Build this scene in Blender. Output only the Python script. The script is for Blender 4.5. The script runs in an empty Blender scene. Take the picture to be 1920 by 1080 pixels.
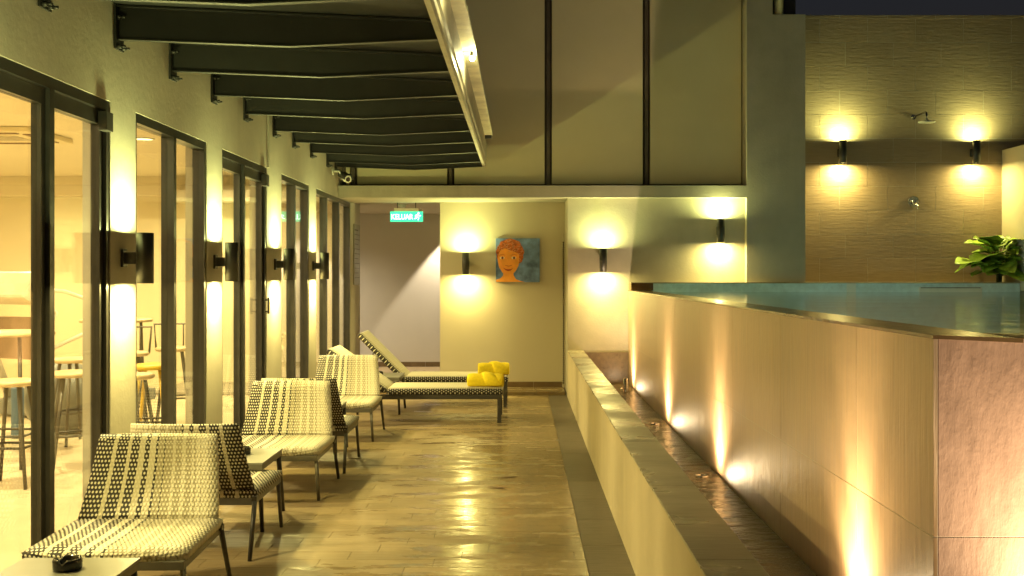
import bpy, bmesh, math, random
from mathutils import Vector, Matrix
R = math.radians
PI = math.pi
rnd = random.Random(7)

# ------------------------------------------------------------------ camera
scene = bpy.context.scene
cam_d = bpy.data.cameras.new('camera')
cam = bpy.data.objects.new('camera', cam_d)
scene.collection.objects.link(cam)
cam.location = (0, 0, 1.5)
cam.rotation_euler = (R(90), 0, 0)
cam_d.sensor_width = 36
cam_d.lens = 36.75
cam_d.shift_x = -16 / 1920
cam_d.shift_y = -25.5 / 1920
cam_d.clip_start = 0.05
cam_d.clip_end = 1000
scene.camera = cam

# ------------------------------------------------------------------ sky (night, last blue of dusk)
world = bpy.data.worlds.new('World')
scene.world = world
world.use_nodes = True
wt = world.node_tree
sky = wt.nodes.new('ShaderNodeTexSky')
sky.sky_type = 'NISHITA'
sky.sun_disc = False
sky.sun_elevation = R(-1.0)
sky.sun_rotation = R(200)
sky.air_density = 1.0
sky.dust_density = 0.3
sky.ozone_density = 1.8
bg = wt.nodes['Background']
wt.links.new(sky.outputs[0], bg.inputs[0])
bg.inputs[1].default_value = 0.05

scene.view_settings.view_transform = 'Standard'
scene.view_settings.look = 'None'
scene.view_settings.exposure = 0.1
scene.view_settings.gamma = 1.0
scene.view_settings.use_curve_mapping = False

scene.render.engine = 'CYCLES'
cy = scene.cycles
cy.use_denoising = True
try:
    cy.denoiser = 'OPENIMAGEDENOISE'
    cy.denoising_input_passes = 'RGB_ALBEDO_NORMAL'
except Exception:
    pass
cy.use_adaptive_sampling = False
cy.max_bounces = 8
cy.diffuse_bounces = 5
cy.glossy_bounces = 4
cy.transparent_max_bounces = 12
cy.sample_clamp_indirect = 6.0
cy.caustics_reflective = False
cy.caustics_refractive = False

C_UP = (0.95, 1.0, 0.34)      # greenish white up light of the sconces
C_DN = (1.0, 0.82, 0.26)      # warmer down light
C_IN = (1.0, 0.81, 0.38)      # indoor lamps
C_UL = (1.0, 0.74, 0.42)      # pool wall uplights

# ------------------------------------------------------------------ materials
MATS = {}


def new_mat(name):
    m = bpy.data.materials.new(name)
    m.use_nodes = True
    MATS[name] = m
    nt = m.node_tree
    return m, nt, nt.nodes['Principled BSDF']


def N(nt, typ, **kw):
    n = nt.nodes.new(typ)
    for k, v in kw.items():
        setattr(n, k, v)
    return n


def L(nt, a, b):
    nt.links.new(a, b)


def mathn(nt, op, a, b=None, c=None):
    n = nt.nodes.new('ShaderNodeMath')
    n.operation = op
    for i, v in enumerate((a, b, c)):
        if v is None:
            continue
        if isinstance(v, (int, float)):
            n.inputs[i].default_value = v
        else:
            nt.links.new(v, n.inputs[i])
    return n.outputs[0]


def mixc(nt, fac, a, b):
    n = nt.nodes.new('ShaderNodeMix')
    n.data_type = 'RGBA'
    for sock, v in ((n.inputs[0], fac), (n.inputs[6], a), (n.inputs[7], b)):
        if isinstance(v, (int, float)):
            sock.default_value = v
        elif isinstance(v, tuple):
            sock.default_value = (*v, 1) if len(v) == 3 else v
        else:
            nt.links.new(v, sock)
    return n.outputs[2]


def pos_scaled(nt, scale=(1, 1, 1), obj=False):
    if obj:
        src = N(nt, 'ShaderNodeTexCoord').outputs['Object']
    else:
        src = N(nt, 'ShaderNodeNewGeometry').outputs['Position']
    mp = N(nt, 'ShaderNodeMapping')
    mp.inputs['Scale'].default_value = scale
    L(nt, src, mp.inputs[0])
    return mp.outputs[0]


def noise(nt, vec, scale, detail=4, rough=0.55):
    n = N(nt, 'ShaderNodeTexNoise')
    n.inputs['Scale'].default_value = scale
    n.inputs['Detail'].default_value = detail
    n.inputs['Roughness'].default_value = rough
    if vec is not None:
        L(nt, vec, n.inputs['Vector'])
    return n.outputs['Fac']


def ramp(nt, fac, stops, interp='LINEAR'):
    n = N(nt, 'ShaderNodeValToRGB')
    n.color_ramp.interpolation = interp
    els = n.color_ramp.elements
    while len(els) < len(stops):
        els.new(0.5)
    for e, (p, c) in zip(els, stops):
        e.position = p
        e.color = (*c, 1) if len(c) == 3 else c
    L(nt, fac, n.inputs[0])
    return n.outputs[0]


def bump(nt, height, strength, dist, bsdf, prev=None):
    b = N(nt, 'ShaderNodeBump')
    b.inputs['Strength'].default_value = strength
    b.inputs['Distance'].default_value = dist
    L(nt, height, b.inputs['Height'])
    if prev is not None:
        L(nt, prev, b.inputs['Normal'])
    if bsdf is not None:
        L(nt, b.outputs[0], bsdf.inputs['Normal'])
    return b.outputs[0]


def simple(name, col, rough=0.5, metal=0.0, var=0.12, nscale=6.0, bumpd=0.0, bscale=60.0, scale=(1, 1, 1), piece=0.0, spec=0.5, obj=False, streak=0.0):
    m, nt, b = new_mat(name)
    v = pos_scaled(nt, scale, obj)
    n = noise(nt, v, nscale, 5)
    lo = tuple(max(0, c * (1 - var)) for c in col)
    hi = tuple(min(1, c * (1 + var)) for c in col)
    c = ramp(nt, n, [(0.3, lo), (0.7, hi)])
    if piece:
        oi = N(nt, 'ShaderNodeObjectInfo')
        hs = N(nt, 'ShaderNodeHueSaturation')
        L(nt, c, hs.inputs['Color'])
        L(nt, mathn(nt, 'MULTIPLY_ADD', oi.outputs['Random'], piece, 1 - piece / 2), hs.inputs['Value'])
        c = hs.outputs[0]
    L(nt, c, b.inputs['Base Color'])
    b.inputs['Roughness'].default_value = rough
    b.inputs['Metallic'].default_value = metal
    b.inputs['Specular IOR Level'].default_value = spec
    if streak:
        sv = pos_scaled(nt, (7, 7, 0.55))
        st = ramp(nt, noise(nt, sv, 1.0, 6, 0.65), [(0.42, (0, 0, 0)), (0.72, (1, 1, 1))])
        sp_ = ramp(nt, noise(nt, v, 0.9, 3), [(0.4, (0, 0, 0)), (0.65, (1, 1, 1))])
        c = mixc(nt, mathn(nt, 'MULTIPLY', mathn(nt, 'MULTIPLY', st, sp_), streak), c, tuple(x * 0.45 for x in col))
        L(nt, c, b.inputs['Base Color'])
    if rough > 0.15:
        rr = noise(nt, v, nscale * 2.7, 4)
        L(nt, mathn(nt, 'MULTIPLY_ADD', rr, 0.25 * rough, rough * 0.87), b.inputs['Roughness'])
    if bumpd:
        bump(nt, noise(nt, v, bscale, 6, 0.6), 1.0, bumpd, b)
    return m


def emis(name, col, strength):
    m, nt, b = new_mat(name)
    b.inputs['Base Color'].default_value = (*[c * 0.5 for c in col], 1)
    b.inputs['Emission Color'].default_value = (*col, 1)
    b.inputs['Emission Strength'].default_value = strength
    return m


simple('facade_render', (0.52, 0.49, 0.41), 0.85, var=0.08, nscale=2.0, bumpd=0.0022, bscale=26, streak=0.22)
simple('stucco', (0.43, 0.395, 0.315), 0.9, var=0.1, nscale=3.0, bumpd=0.0026, bscale=45, streak=0.25)
simple('smooth_paint', (0.50, 0.45, 0.33), 0.7, var=0.03, nscale=1.5, bumpd=0.0006, bscale=90)
simple('grey_paint', (0.56, 0.53, 0.46), 0.7, var=0.04, nscale=1.5, bumpd=0.0006, bscale=90)
simple('panel_paint', (0.76, 0.67, 0.41), 0.55, var=0.04, nscale=1.2, bumpd=0.0006, bscale=8, piece=0.05)
simple('dark_metal', (0.035, 0.034, 0.032), 0.42, var=0.2, nscale=9, bumpd=0.0004, bscale=120)
simple('joint_brown', (0.11, 0.085, 0.055), 0.5, var=0.2, nscale=6)
simple('roof_dark', (0.008, 0.008, 0.007), 0.6, var=0.2)
simple('frame_metal', (0.030, 0.028, 0.026), 0.33, var=0.2, nscale=9)
simple('beam_paint', (0.016, 0.016, 0.014), 0.5, var=0.25, nscale=5, bumpd=0.0008, bscale=40)
simple('gutter_metal', (0.30, 0.26, 0.18), 0.45, metal=0.2, var=0.3, nscale=3.5, bumpd=0.002, bscale=14)
simple('roof_edge', (0.78, 0.75, 0.50), 0.5, var=0.25, nscale=5, bumpd=0.003, bscale=25)
simple('steel', (0.60, 0.58, 0.55), 0.2, metal=1.0, var=0.1)
simple('grout', (0.30, 0.26, 0.20), 0.8, var=0.15, nscale=20)
simple('light_grout', (0.52, 0.48, 0.38), 0.8, var=0.1, nscale=20)
simple('chair_frame', (0.14, 0.13, 0.11), 0.42, metal=0.4, var=0.12, nscale=20)
simple('chair_leg', (0.06, 0.055, 0.048), 0.4, metal=0.3, var=0.12, nscale=20)
simple('table_top', (0.19, 0.185, 0.165), 0.38, var=0.06, nscale=4)
simple('ashtray_black', (0.015, 0.015, 0.015), 0.12, var=0.2)
simple('towel_yellow', (0.90, 0.70, 0.02), 0.95, var=0.08, nscale=40, bumpd=0.003, bscale=300, obj=True)
simple('leaf_green', (0.27, 0.42, 0.05), 0.38, var=0.35, nscale=9, bumpd=0.002, bscale=30, piece=0.5)
simple('stem_green', (0.10, 0.12, 0.03), 0.6, var=0.3)
simple('pot_dark', (0.07, 0.055, 0.045), 0.6, var=0.2)
simple('kerb_render', (0.54, 0.46, 0.30), 0.7, var=0.07, nscale=2, bumpd=0.001, bscale=50, streak=0.35)
simple('pool_blue', (0.62, 0.76, 0.80), 0.25, var=0.12, nscale=14)
simple('white_tile', (0.72, 0.72, 0.66), 0.3, var=0.05)
simple('room_wall', (0.74, 0.66, 0.46), 0.75, var=0.03, nscale=1)
simple('room_ceiling', (0.74, 0.68, 0.52), 0.8, var=0.03, nscale=1)
simple('room_floor', (0.60, 0.50, 0.36), 0.22, var=0.1, nscale=2)
simple('stool_wood', (0.50, 0.38, 0.22), 0.45, var=0.15, nscale=8)
simple('stool_metal', (0.055, 0.045, 0.035), 0.45, var=0.2)
simple('stool_yellow', (0.55, 0.36, 0.03), 0.4, var=0.1)
simple('machine_grey', (0.55, 0.50, 0.40), 0.4, var=0.1)
simple('machine_brown', (0.22, 0.14, 0.085), 0.5, var=0.1)
simple('ball_grey', (0.14, 0.15, 0.15), 0.4, var=0.1)
simple('mat_blue', (0.05, 0.10, 0.17), 0.5, var=0.1)
simple('notice_grey', (0.30, 0.29, 0.23), 0.5, var=0.08)
simple('notice_ink', (0.12, 0.11, 0.09), 0.6, var=0.1)
simple('canvas_blue', (0.13, 0.22, 0.44), 0.7, var=0.55, nscale=9, bumpd=0.001, bscale=60)
simple('paint_skin', (0.85, 0.34, 0.04), 0.6, var=0.12, nscale=14)
simple('paint_skin_dark', (0.55, 0.14, 0.012), 0.6, var=0.1, nscale=14)
simple('paint_hair', (0.46, 0.11, 0.015), 0.6, var=0.5, nscale=40)
simple('paint_curl', (0.72, 0.36, 0.18), 0.6, var=0.3, nscale=60)
simple('paint_white', (0.80, 0.70, 0.50), 0.6, var=0.05)
simple('paint_iris', (0.16, 0.04, 0.01), 0.6, var=0.05)
simple('paint_lip', (0.38, 0.05, 0.01), 0.6, var=0.05)
simple('camera_shell', (0.62, 0.60, 0.52), 0.35, var=0.05)
simple('earth', (0.06, 0.055, 0.05), 0.9, var=0.3)
simple('sign_back', (0.10, 0.12, 0.11), 0.5, var=0.1)

emis('lens_up', C_UP, 14)
emis('lens_down', C_DN, 14)
emis('lens_room', C_IN, 6)
emis('lens_uplight', C_UL, 20)
emis('lens_pool', (0.62, 0.92, 1.0), 3)
emis('bulb', (1.0, 0.92, 0.45), 30)
emis('sign_green', (0.05, 0.85, 0.42), 1.3)
emis('sign_white', (0.62, 1.0, 0.82), 5.0)


def plank_mat():
    m, nt, b = new_mat('deck_plank')
    v = pos_scaled(nt, (1.2, 16, 1))
    grain = noise(nt, v, 3.0, 6, 0.6)
    v2 = pos_scaled(nt, (1, 1, 1))
    blot = noise(nt, v2, 1.4, 4)
    c = ramp(nt, grain, [(0.25, (0.26, 0.19, 0.10)), (0.5, (0.32, 0.24, 0.13)), (0.75, (0.37, 0.285, 0.165))])
    oi = N(nt, 'ShaderNodeObjectInfo')
    hs = N(nt, 'ShaderNodeHueSaturation')
    L(nt, c, hs.inputs['Color'])
    L(nt, mathn(nt, 'MULTIPLY_ADD', oi.outputs['Random'], 0.16, 0.92), hs.inputs['Value'])
    # water lies on the right hand side of the deck, in patches stretched along the planks
    sep = N(nt, 'ShaderNodeSeparateXYZ')
    L(nt, v2, sep.inputs[0])
    v3 = pos_scaled(nt, (0.9, 3.2, 1))
    pn = noise(nt, v3, 1.9, 5, 0.6)
    right = mathn(nt, 'MULTIPLY_ADD', sep.outputs[0], 0.16, 0.12)
    wet = ramp(nt, mathn(nt, 'ADD', pn, right), [(0.50, (0, 0, 0)), (0.60, (1, 1, 1))])
    col = mixc(nt, mathn(nt, 'MULTIPLY', wet, 0.22), hs.outputs[0], (0.16, 0.105, 0.045))
    L(nt, col, b.inputs['Base Color'])
    rr = mathn(nt, 'MULTIPLY_ADD', blot, 0.2, 0.38)
    rn = N(nt, 'ShaderNodeMix')
    rn.data_type = 'FLOAT'
    L(nt, wet, rn.inputs[0])
    L(nt, rr, rn.inputs[2])
    rn.inputs[3].default_value = 0.10
    L(nt, rn.outputs[0], b.inputs['Roughness'])
    p1 = bump(nt, grain, 0.5, 0.0015, None)
    rip = noise(nt, pos_scaled(nt, (4, 14, 1)), 2.0, 3)
    bump(nt, rip, 0.6, 0.004, b, p1)
    return m


plank_mat()


def strip_mat():
    m, nt, b = new_mat('drain_tile')
    v = pos_scaled(nt, (2, 22, 1))
    g = noise(nt, v, 3.0, 6, 0.6)
    c = ramp(nt, g, [(0.3, (0.105, 0.085, 0.06)), (0.7, (0.17, 0.14, 0.10))])
    oi = N(nt, 'ShaderNodeObjectInfo')
    hs = N(nt, 'ShaderNodeHueSaturation')
    L(nt, c, hs.inputs['Color'])
    L(nt, mathn(nt, 'MULTIPLY_ADD', oi.outputs['Random'], 0.3, 0.85), hs.inputs['Value'])
    L(nt, hs.outputs[0], b.inputs['Base Color'])
    b.inputs['Roughness'].default_value = 0.42
    bump(nt, g, 0.8, 0.004, b)
    return m


strip_mat()


def cap_mat():
    m, nt, b = new_mat('kerb_cap')
    v = pos_scaled(nt, (2.2, 20, 1))
    g = noise(nt, v, 3.2, 6, 0.6)
    big = noise(nt, pos_scaled(nt, (1, 1.4, 1)), 1.7, 3)
    c = ramp(nt, g, [(0.3, (0.27, 0.23, 0.16)), (0.7, (0.36, 0.32, 0.23))])
    oi = N(nt, 'ShaderNodeObjectInfo')
    hs = N(nt, 'ShaderNodeHueSaturation')
    L(nt, c, hs.inputs['Color'])
    L(nt, mathn(nt, 'MULTIPLY_ADD', oi.outputs['Random'], 0.25, 0.88), hs.inputs['Value'])
    L(nt, hs.outputs[0], b.inputs['Base Color'])
    L(nt, ramp(nt, big, [(0.4, (0.2, 0.2, 0.2)), (0.6, (0.45, 0.45, 0.45))]), b.inputs['Roughness'])
    bump(nt, g, 0.7, 0.003, b)
    return m


cap_mat()


def poolstone(name, base, streak, rough, bd, sc, aniso=0.0):
    m, nt, b = new_mat(name)
    v = pos_scaled(nt, sc)
    g = noise(nt, v, 3.0, 6, 0.62)
    c = ramp(nt, g, [(0.25, tuple(x * (1 - streak) for x in base)), (0.75, tuple(x * (1 + streak) for x in base))])
    oi = N(nt, 'ShaderNodeObjectInfo')
    hs = N(nt, 'ShaderNodeHueSaturation')
    L(nt, c, hs.inputs['Color'])
    L(nt, mathn(nt, 'MULTIPLY_ADD', oi.outputs['Random'], 0.12, 0.94), hs.inputs['Value'])
    L(nt, hs.outputs[0], b.inputs['Base Color'])
    L(nt, mathn(nt, 'MULTIPLY_ADD', g, 0.2, rough - 0.1), b.inputs['Roughness'])
    if aniso:
        tg = N(nt, 'ShaderNodeTangent')
        tg.direction_type = 'RADIAL'
        tg.axis = 'Z'
        L(nt, tg.outputs[0], b.inputs['Tangent'])
        b.inputs['Anisotropic'].default_value = aniso
        b.inputs['Anisotropic Rotation'].default_value = 0.25
        b.inputs['Specular IOR Level'].default_value = 0.8
    p = bump(nt, g, 0.6, bd, None)
    bump(nt, noise(nt, pos_scaled(nt, (1, 1, 1)), 5.0, 4), 0.35, 0.01, b, p)
    return m


poolstone('pool_stone_side', (0.40, 0.275, 0.155), 0.20, 0.40, 0.0032, (16, 16, 0.8), 0.85)
poolstone('pool_stone_front', (0.50, 0.34, 0.27), 0.13, 0.45, 0.008, (6, 6, 2.0))
poolstone('coping_stone', (0.15, 0.10, 0.05), 0.2, 0.2, 0.002, (3, 3, 3))
poolstone('trough_stone', (0.19, 0.14, 0.09), 0.3, 0.3, 0.004, (6, 6, 6))


def shower_tile():
    m, nt, b = new_mat('shower_tile')
    v = pos_scaled(nt, (2.0, 2.0, 15))
    w = noise(nt, v, 2.6, 7, 0.62)
    c = ramp(nt, w, [(0.25, (0.275, 0.205, 0.135)), (0.75, (0.325, 0.245, 0.165))])
    oi = N(nt, 'ShaderNodeObjectInfo')
    hs = N(nt, 'ShaderNodeHueSaturation')
    L(nt, c, hs.inputs['Color'])
    L(nt, mathn(nt, 'MULTIPLY_ADD', oi.outputs['Random'], 0.14, 0.93), hs.inputs['Value'])
    L(nt, hs.outputs[0], b.inputs['Base Color'])
    b.inputs['Roughness'].default_value = 0.55
    bump(nt, w, 0.8, 0.0045, b)
    return m


shower_tile()


def clear_water():
    m, nt, b = new_mat('pool_water')
    nt.nodes.remove(b)
    out = [n for n in nt.nodes if n.type == 'OUTPUT_MATERIAL'][0]
    bp = bump(nt, noise(nt, pos_scaled(nt, (0.8, 1.6, 1)), 1.6, 4, 0.5), 0.6, 0.014, None)
    lw = N(nt, 'ShaderNodeLayerWeight')
    lw.inputs[0].default_value = 0.5
    L(nt, bp, lw.inputs['Normal'])
    f = mathn(nt, 'MULTIPLY_ADD', mathn(nt, 'POWER', lw.outputs['Facing'], 5.0), 0.72, 0.03)
    tr = N(nt, 'ShaderNodeBsdfTransparent')
    tr.inputs[0].default_value = (0.80, 0.95, 0.95, 1)
    gl = N(nt, 'ShaderNodeBsdfGlossy')
    gl.inputs['Roughness'].default_value = 0.09
    L(nt, bp, gl.inputs['Normal'])
    ms = N(nt, 'ShaderNodeMixShader')
    L(nt, f, ms.inputs[0])
    L(nt, tr.outputs[0], ms.inputs[1])
    L(nt, gl.outputs[0], ms.inputs[2])
    L(nt, ms.outputs[0], out.inputs[0])


clear_water()


def water_mat(name, base, sc, dist, rough):
    m, nt, b = new_mat(name)
    v = pos_scaled(nt, sc)
    n1 = noise(nt, v, 1.6, 4, 0.5)
    b.inputs['Base Color'].default_value = (*base, 1)
    b.inputs['Roughness'].default_value = rough
    b.inputs['IOR'].default_value = 1.33
    bump(nt, n1, 0.6, dist, b)
    return m


water_mat('trough_water', (0.16, 0.12, 0.075), (5, 9, 1), 0.03, 0.08)


def glass_mat():
    m, nt, b = new_mat('window_glass')
    nt.nodes.remove(b)
    out = [n for n in nt.nodes if n.type == 'OUTPUT_MATERIAL'][0]
    lw = N(nt, 'ShaderNodeLayerWeight')
    lw.inputs[0].default_value = 0.5
    f = mathn(nt, 'MULTIPLY_ADD', mathn(nt, 'POWER', lw.outputs['Facing'], 5.0), 0.93, 0.05)
    tr = N(nt, 'ShaderNodeBsdfTransparent')
    tr.inputs[0].default_value = (0.95, 0.96, 0.93, 1)
    gl = N(nt, 'ShaderNodeBsdfGlossy')
    gl.inputs['Roughness'].default_value = 0.015
    ms = N(nt, 'ShaderNodeMixShader')
    L(nt, f, ms.inputs[0])
    L(nt, tr.outputs[0], ms.inputs[1])
    L(nt, gl.outputs[0], ms.inputs[2])
    L(nt, ms.outputs[0], out.inputs[0])
    return m


glass_mat()


def weave_mat(name, cols, rows, lounger=False):
    """woven strap: pale knots over strands that go from near black to cream across the width"""
    m, nt, b = new_mat(name)
    uv = N(nt, 'ShaderNodeUVMap')
    uv.uv_map = 'UVMap'
    sep = N(nt, 'ShaderNodeSeparateXYZ')
    L(nt, uv.outputs[0], sep.inputs[0])
    u, v = sep.outputs[0], sep.outputs[1]
    dk, cr, be = (0.016, 0.012, 0.008), (0.56, 0.52, 0.40), (0.33, 0.295, 0.20)
    if not lounger:
        seq = [(0.0, dk), (0.135, cr), (0.165, dk), (0.255, cr), (0.285, dk), (0.35, cr), (0.395, dk), (0.435, cr),
               (0.485, dk), (0.505, be), (0.555, dk), (0.565, be), (0.63, cr), (0.655, be), (0.71, cr), (0.74, be),
               (0.79, cr), (0.81, be), (0.83, cr), (0.865, be), (0.875, cr), (0.93, be), (0.94, cr), (0.99, cr)]
    else:
        seq = [(0.0, dk), (0.16, cr), (0.20, be), (0.30, cr), (0.36, cr), (0.9, be), (0.92, cr)]
    gap = ramp(nt, u, seq, 'CONSTANT')
    vr = mathn(nt, 'MULTIPLY', v, rows)
    row = mathn(nt, 'FLOOR', vr)
    uc = mathn(nt, 'ADD', mathn(nt, 'MULTIPLY', u, cols), mathn(nt, 'MULTIPLY', mathn(nt, 'MODULO', row, 2.0), 0.5))
    fu = mathn(nt, 'ABSOLUTE', mathn(nt, 'SUBTRACT', mathn(nt, 'FRACT', uc), 0.5))
    fv = mathn(nt, 'ABSOLUTE', mathn(nt, 'SUBTRACT', mathn(nt, 'FRACT', vr), 0.5))
    r2 = mathn(nt, 'SQRT', mathn(nt, 'ADD', mathn(nt, 'POWER', fu, 2.0), mathn(nt, 'POWER', fv, 2.0)))
    h = ramp(nt, r2, [(0.0, (1, 1, 1)), (0.28, (0.75, 0.75, 0.75)), (0.46, (0.05, 0.05, 0.05)), (0.7, (0, 0, 0))])
    bead = ramp(nt, r2, [(0.17, (1, 1, 1)), (0.25, (0, 0, 0))] if lounger else [(0.25, (1, 1, 1)), (0.34, (0, 0, 0))])
    col = mixc(nt, bead, gap, (0.66, 0.62, 0.50))
    L(nt, col, b.inputs['Base Color'])
    b.inputs['Roughness'].default_value = 0.6
    bump(nt, h, 0.8, 0.006, b)
    return m


weave_mat('weave', 36, 30)
weave_mat('weave_lounger', 30, 40, True)
simple('weave_edge', (0.40, 0.29, 0.22), 0.7, var=0.3, nscale=120, bumpd=0.003, bscale=160, obj=True)

# ------------------------------------------------------------------ mesh helpers
COL = scene.collection


def BM():
    return bmesh.new()


def bx(bm, x0, x1, y0, y1, z0, z1, bev=0.0):
    r = bmesh.ops.create_cube(bm, size=1.0)
    for v in r['verts']:
        v.co = Vector((x0 + (v.co.x + 0.5) * (x1 - x0), y0 + (v.co.y + 0.5) * (y1 - y0), z0 + (v.co.z + 0.5) * (z1 - z0)))
    if bev:
        es = list({e for v in r['verts'] for e in v.link_edges})
        bmesh.ops.bevel(bm, geom=es, offset=bev, segments=2, affect='EDGES', profile=0.6)
    return bm


def cone(bm, p0, p1, r0, r1=None, seg=16, cap=True):
    p0, p1 = Vector(p0), Vector(p1)
    r1 = r0 if r1 is None else r1
    d = p1 - p0
    q = d.to_track_quat('Z', 'Y').to_matrix()
    ra, rb = [], []
    for i in range(seg):
        a = 2 * PI * i / seg
        o = Vector((math.cos(a), math.sin(a), 0))
        ra.append(bm.verts.new(p0 + q @ (o * r0)))
        rb.append(bm.verts.new(p1 + q @ (o * r1)))
    for i in range(seg):
        j = (i + 1) % seg
        f = bm.faces.new((ra[i], ra[j], rb[j], rb[i]))
        f.smooth = True
    if cap:
        bm.faces.new(list(reversed(ra)))
        bm.faces.new(rb)
    return bm


def tube(bm, pts, r, seg=8, cap=True):
    pts = [Vector(p) for p in pts]
    rings = []
    for i, p in enumerate(pts):
        if i == 0:
            t = pts[1] - pts[0]
        elif i == len(pts) - 1:
            t = pts[-1] - pts[-2]
        else:
            t = (pts[i + 1] - pts[i]).normalized() + (pts[i] - pts[i - 1]).normalized()
        q = t.to_track_quat('Z', 'Y').to_matrix()
        rr = r[i] if isinstance(r, (list, tuple)) else r
        rings.append([bm.verts.new(p + q @ Vector((math.cos(2 * PI * k / seg) * rr, math.sin(2 * PI * k / seg) * rr, 0))) for k in range(seg)])
    for a, b in zip(rings, rings[1:]):
        for k in range(seg):
            f = bm.faces.new((a[k], a[(k + 1) % seg], b[(k + 1) % seg], b[k]))
            f.smooth = True
    if cap:
        bm.faces.new(list(reversed(rings[0])))
        bm.faces.new(rings[-1])
    return bm


def lathe(bm, prof, seg=24, center=(0, 0, 0)):
    c = Vector(center)
    rings = []
    for r, z in prof:
        rings.append([bm.verts.new(c + Vector((math.cos(2 * PI * k / seg) * r, math.sin(2 * PI * k / seg) * r, z))) for k in range(seg)])
    for a, b in zip(rings, rings[1:]):
        for k in range(seg):
            f = bm.faces.new((a[k], a[(k + 1) % seg], b[(k + 1) % seg], b[k]))
            f.smooth = True
    return bm


def prism(bm, poly, axis, a0, a1):
    """poly: list of 2D points; axis: 'x' -> (a, p0, p1), 'y' -> (p0, a, p1), 'z' -> (p0, p1, a)"""
    def mk(p, a):
        return {'x': (a, p[0], p[1]), 'y': (p[0], a, p[1]), 'z': (p[0], p[1], a)}[axis]
    A = [bm.verts.new(mk(p, a0)) for p in poly]
    B = [bm.verts.new(mk(p, a1)) for p in poly]
    n = len(poly)
    for i in range(n):
        bm.faces.new((A[i], A[(i + 1) % n], B[(i + 1) % n], B[i]))
    bm.faces.new(list(reversed(A)))
    bm.faces.new(B)
    return bm


def link(o):
    COL.objects.link(o)
    return o


def mesh_of(bm, name, mat=None, uvf=None):
    bmesh.ops.recalc_face_normals(bm, faces=bm.faces[:])
    if uvf:
        ul = bm.loops.layers.uv.new('UVMap')
        for f in bm.faces:
            for lp in f.loops:
                lp[ul].uv = uvf(lp.vert.co, f.normal)
    me = bpy.data.meshes.new(name)
    bm.to_mesh(me)
    bm.free()
    if mat:
        me.materials.append(MATS[mat])
    return me


def wloc(o):
    v = Vector((0, 0, 0))
    while o is not None:
        v += Vector(o.location)
        o = o.parent
    return v


def obj(name, bm, mat, parent=None, local=False, uvf=None):
    """link one mesh. local=False: the vertices are in world space (parents unrotated)"""
    me = bm if isinstance(bm, bpy.types.Mesh) else mesh_of(bm, name, mat, uvf)
    o = link(bpy.data.objects.new(name, me))
    if parent is not None:
        o.parent = parent
        if not local:
            o.location = -wloc(parent)
    return o


def tag(o, label=None, cat=None, group=None, kind=None):
    for k, v in (('label', label), ('category', cat), ('group', group), ('kind', kind)):
        if v:
            o[k] = v
    return o


def thing(name, label, cat, loc=(0, 0, 0), rz=0.0, group=None):
    o = link(bpy.data.objects.new(name, None))
    o.empty_display_size = 0.1
    o.location = loc
    o.rotation_euler = (0, 0, rz)
    return tag(o, label, cat, group)


def struct(name, bm, mat, label=None):
    o = obj(name, bm, mat)
    o['kind'] = 'structure'
    if label:
        o['label'] = label
    return o


def copy_tree(o, parent=None):
    c = o.copy()
    link(c)
    c.parent = parent
    for ch in list(o.children):
        copy_tree(ch, c)
    return c


def area(name, parent, loc, rot, size, energy, col, spread=180.0):
    d = bpy.data.lights.new(name, 'AREA')
    d.shape = 'DISK'
    d.size = size
    d.energy = energy
    d.color = col
    d.spread = R(spread)
    o = link(bpy.data.objects.new(name, d))
    o.parent = parent
    o.location = loc
    o.rotation_euler = rot
    return o


def spot(name, parent, loc, rot, energy, col, size, blend, radius):
    d = bpy.data.lights.new(name, 'SPOT')
    d.energy = energy
    d.color = col
    d.spot_size = R(size)
    d.spot_blend = blend
    d.shadow_soft_size = radius
    o = link(bpy.data.objects.new(name, d))
    o.parent = parent
    o.location = loc
    o.rotation_euler = rot
    return o


# ------------------------------------------------------------------ layout numbers (metres)
XL = -2.205           # outer face of the glazed facade
YW = 12.75            # stucco end wall
YB = 12.65            # face of the beam and pilaster
YP = 13.50            # painting wall
YS = 12.98            # step
YT = 13.10            # shower wall tiles
YBACK = 16.5          # corridor back wall
HT = 2.43             # head height of the openings
XK0, XK1, HK = 0.575, 0.768, 0.572   # trough kerb
XP, HP, YC = 1.314, 1.307, 3.327     # pool side wall, height, near corner
XPI = 1.60
YE = 12.60             # far wall of the pool

# ------------------------------------------------------------------ ground, deck
bm = BM()
bx(bm, -120, 120, -60, 180, -0.4, -0.30)
struct('ground', bm, 'earth')

bm = BM()
bx(bm, XL, 0.575, 0.6, YS, -0.2, -0.0045)
deck = struct('deck', bm, 'grout')
PW, PL = 0.15, 0.60
pm = {}


def plank_mesh(l):
    k = round(l, 3)
    if k not in pm:
        b = BM()
        bx(b, 0.001, l - 0.001, 0.001, PW - 0.001, -0.009, 0.0, 0.0008)
        pm[k] = mesh_of(b, 'plank', 'deck_plank')
    return pm[k]


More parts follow.
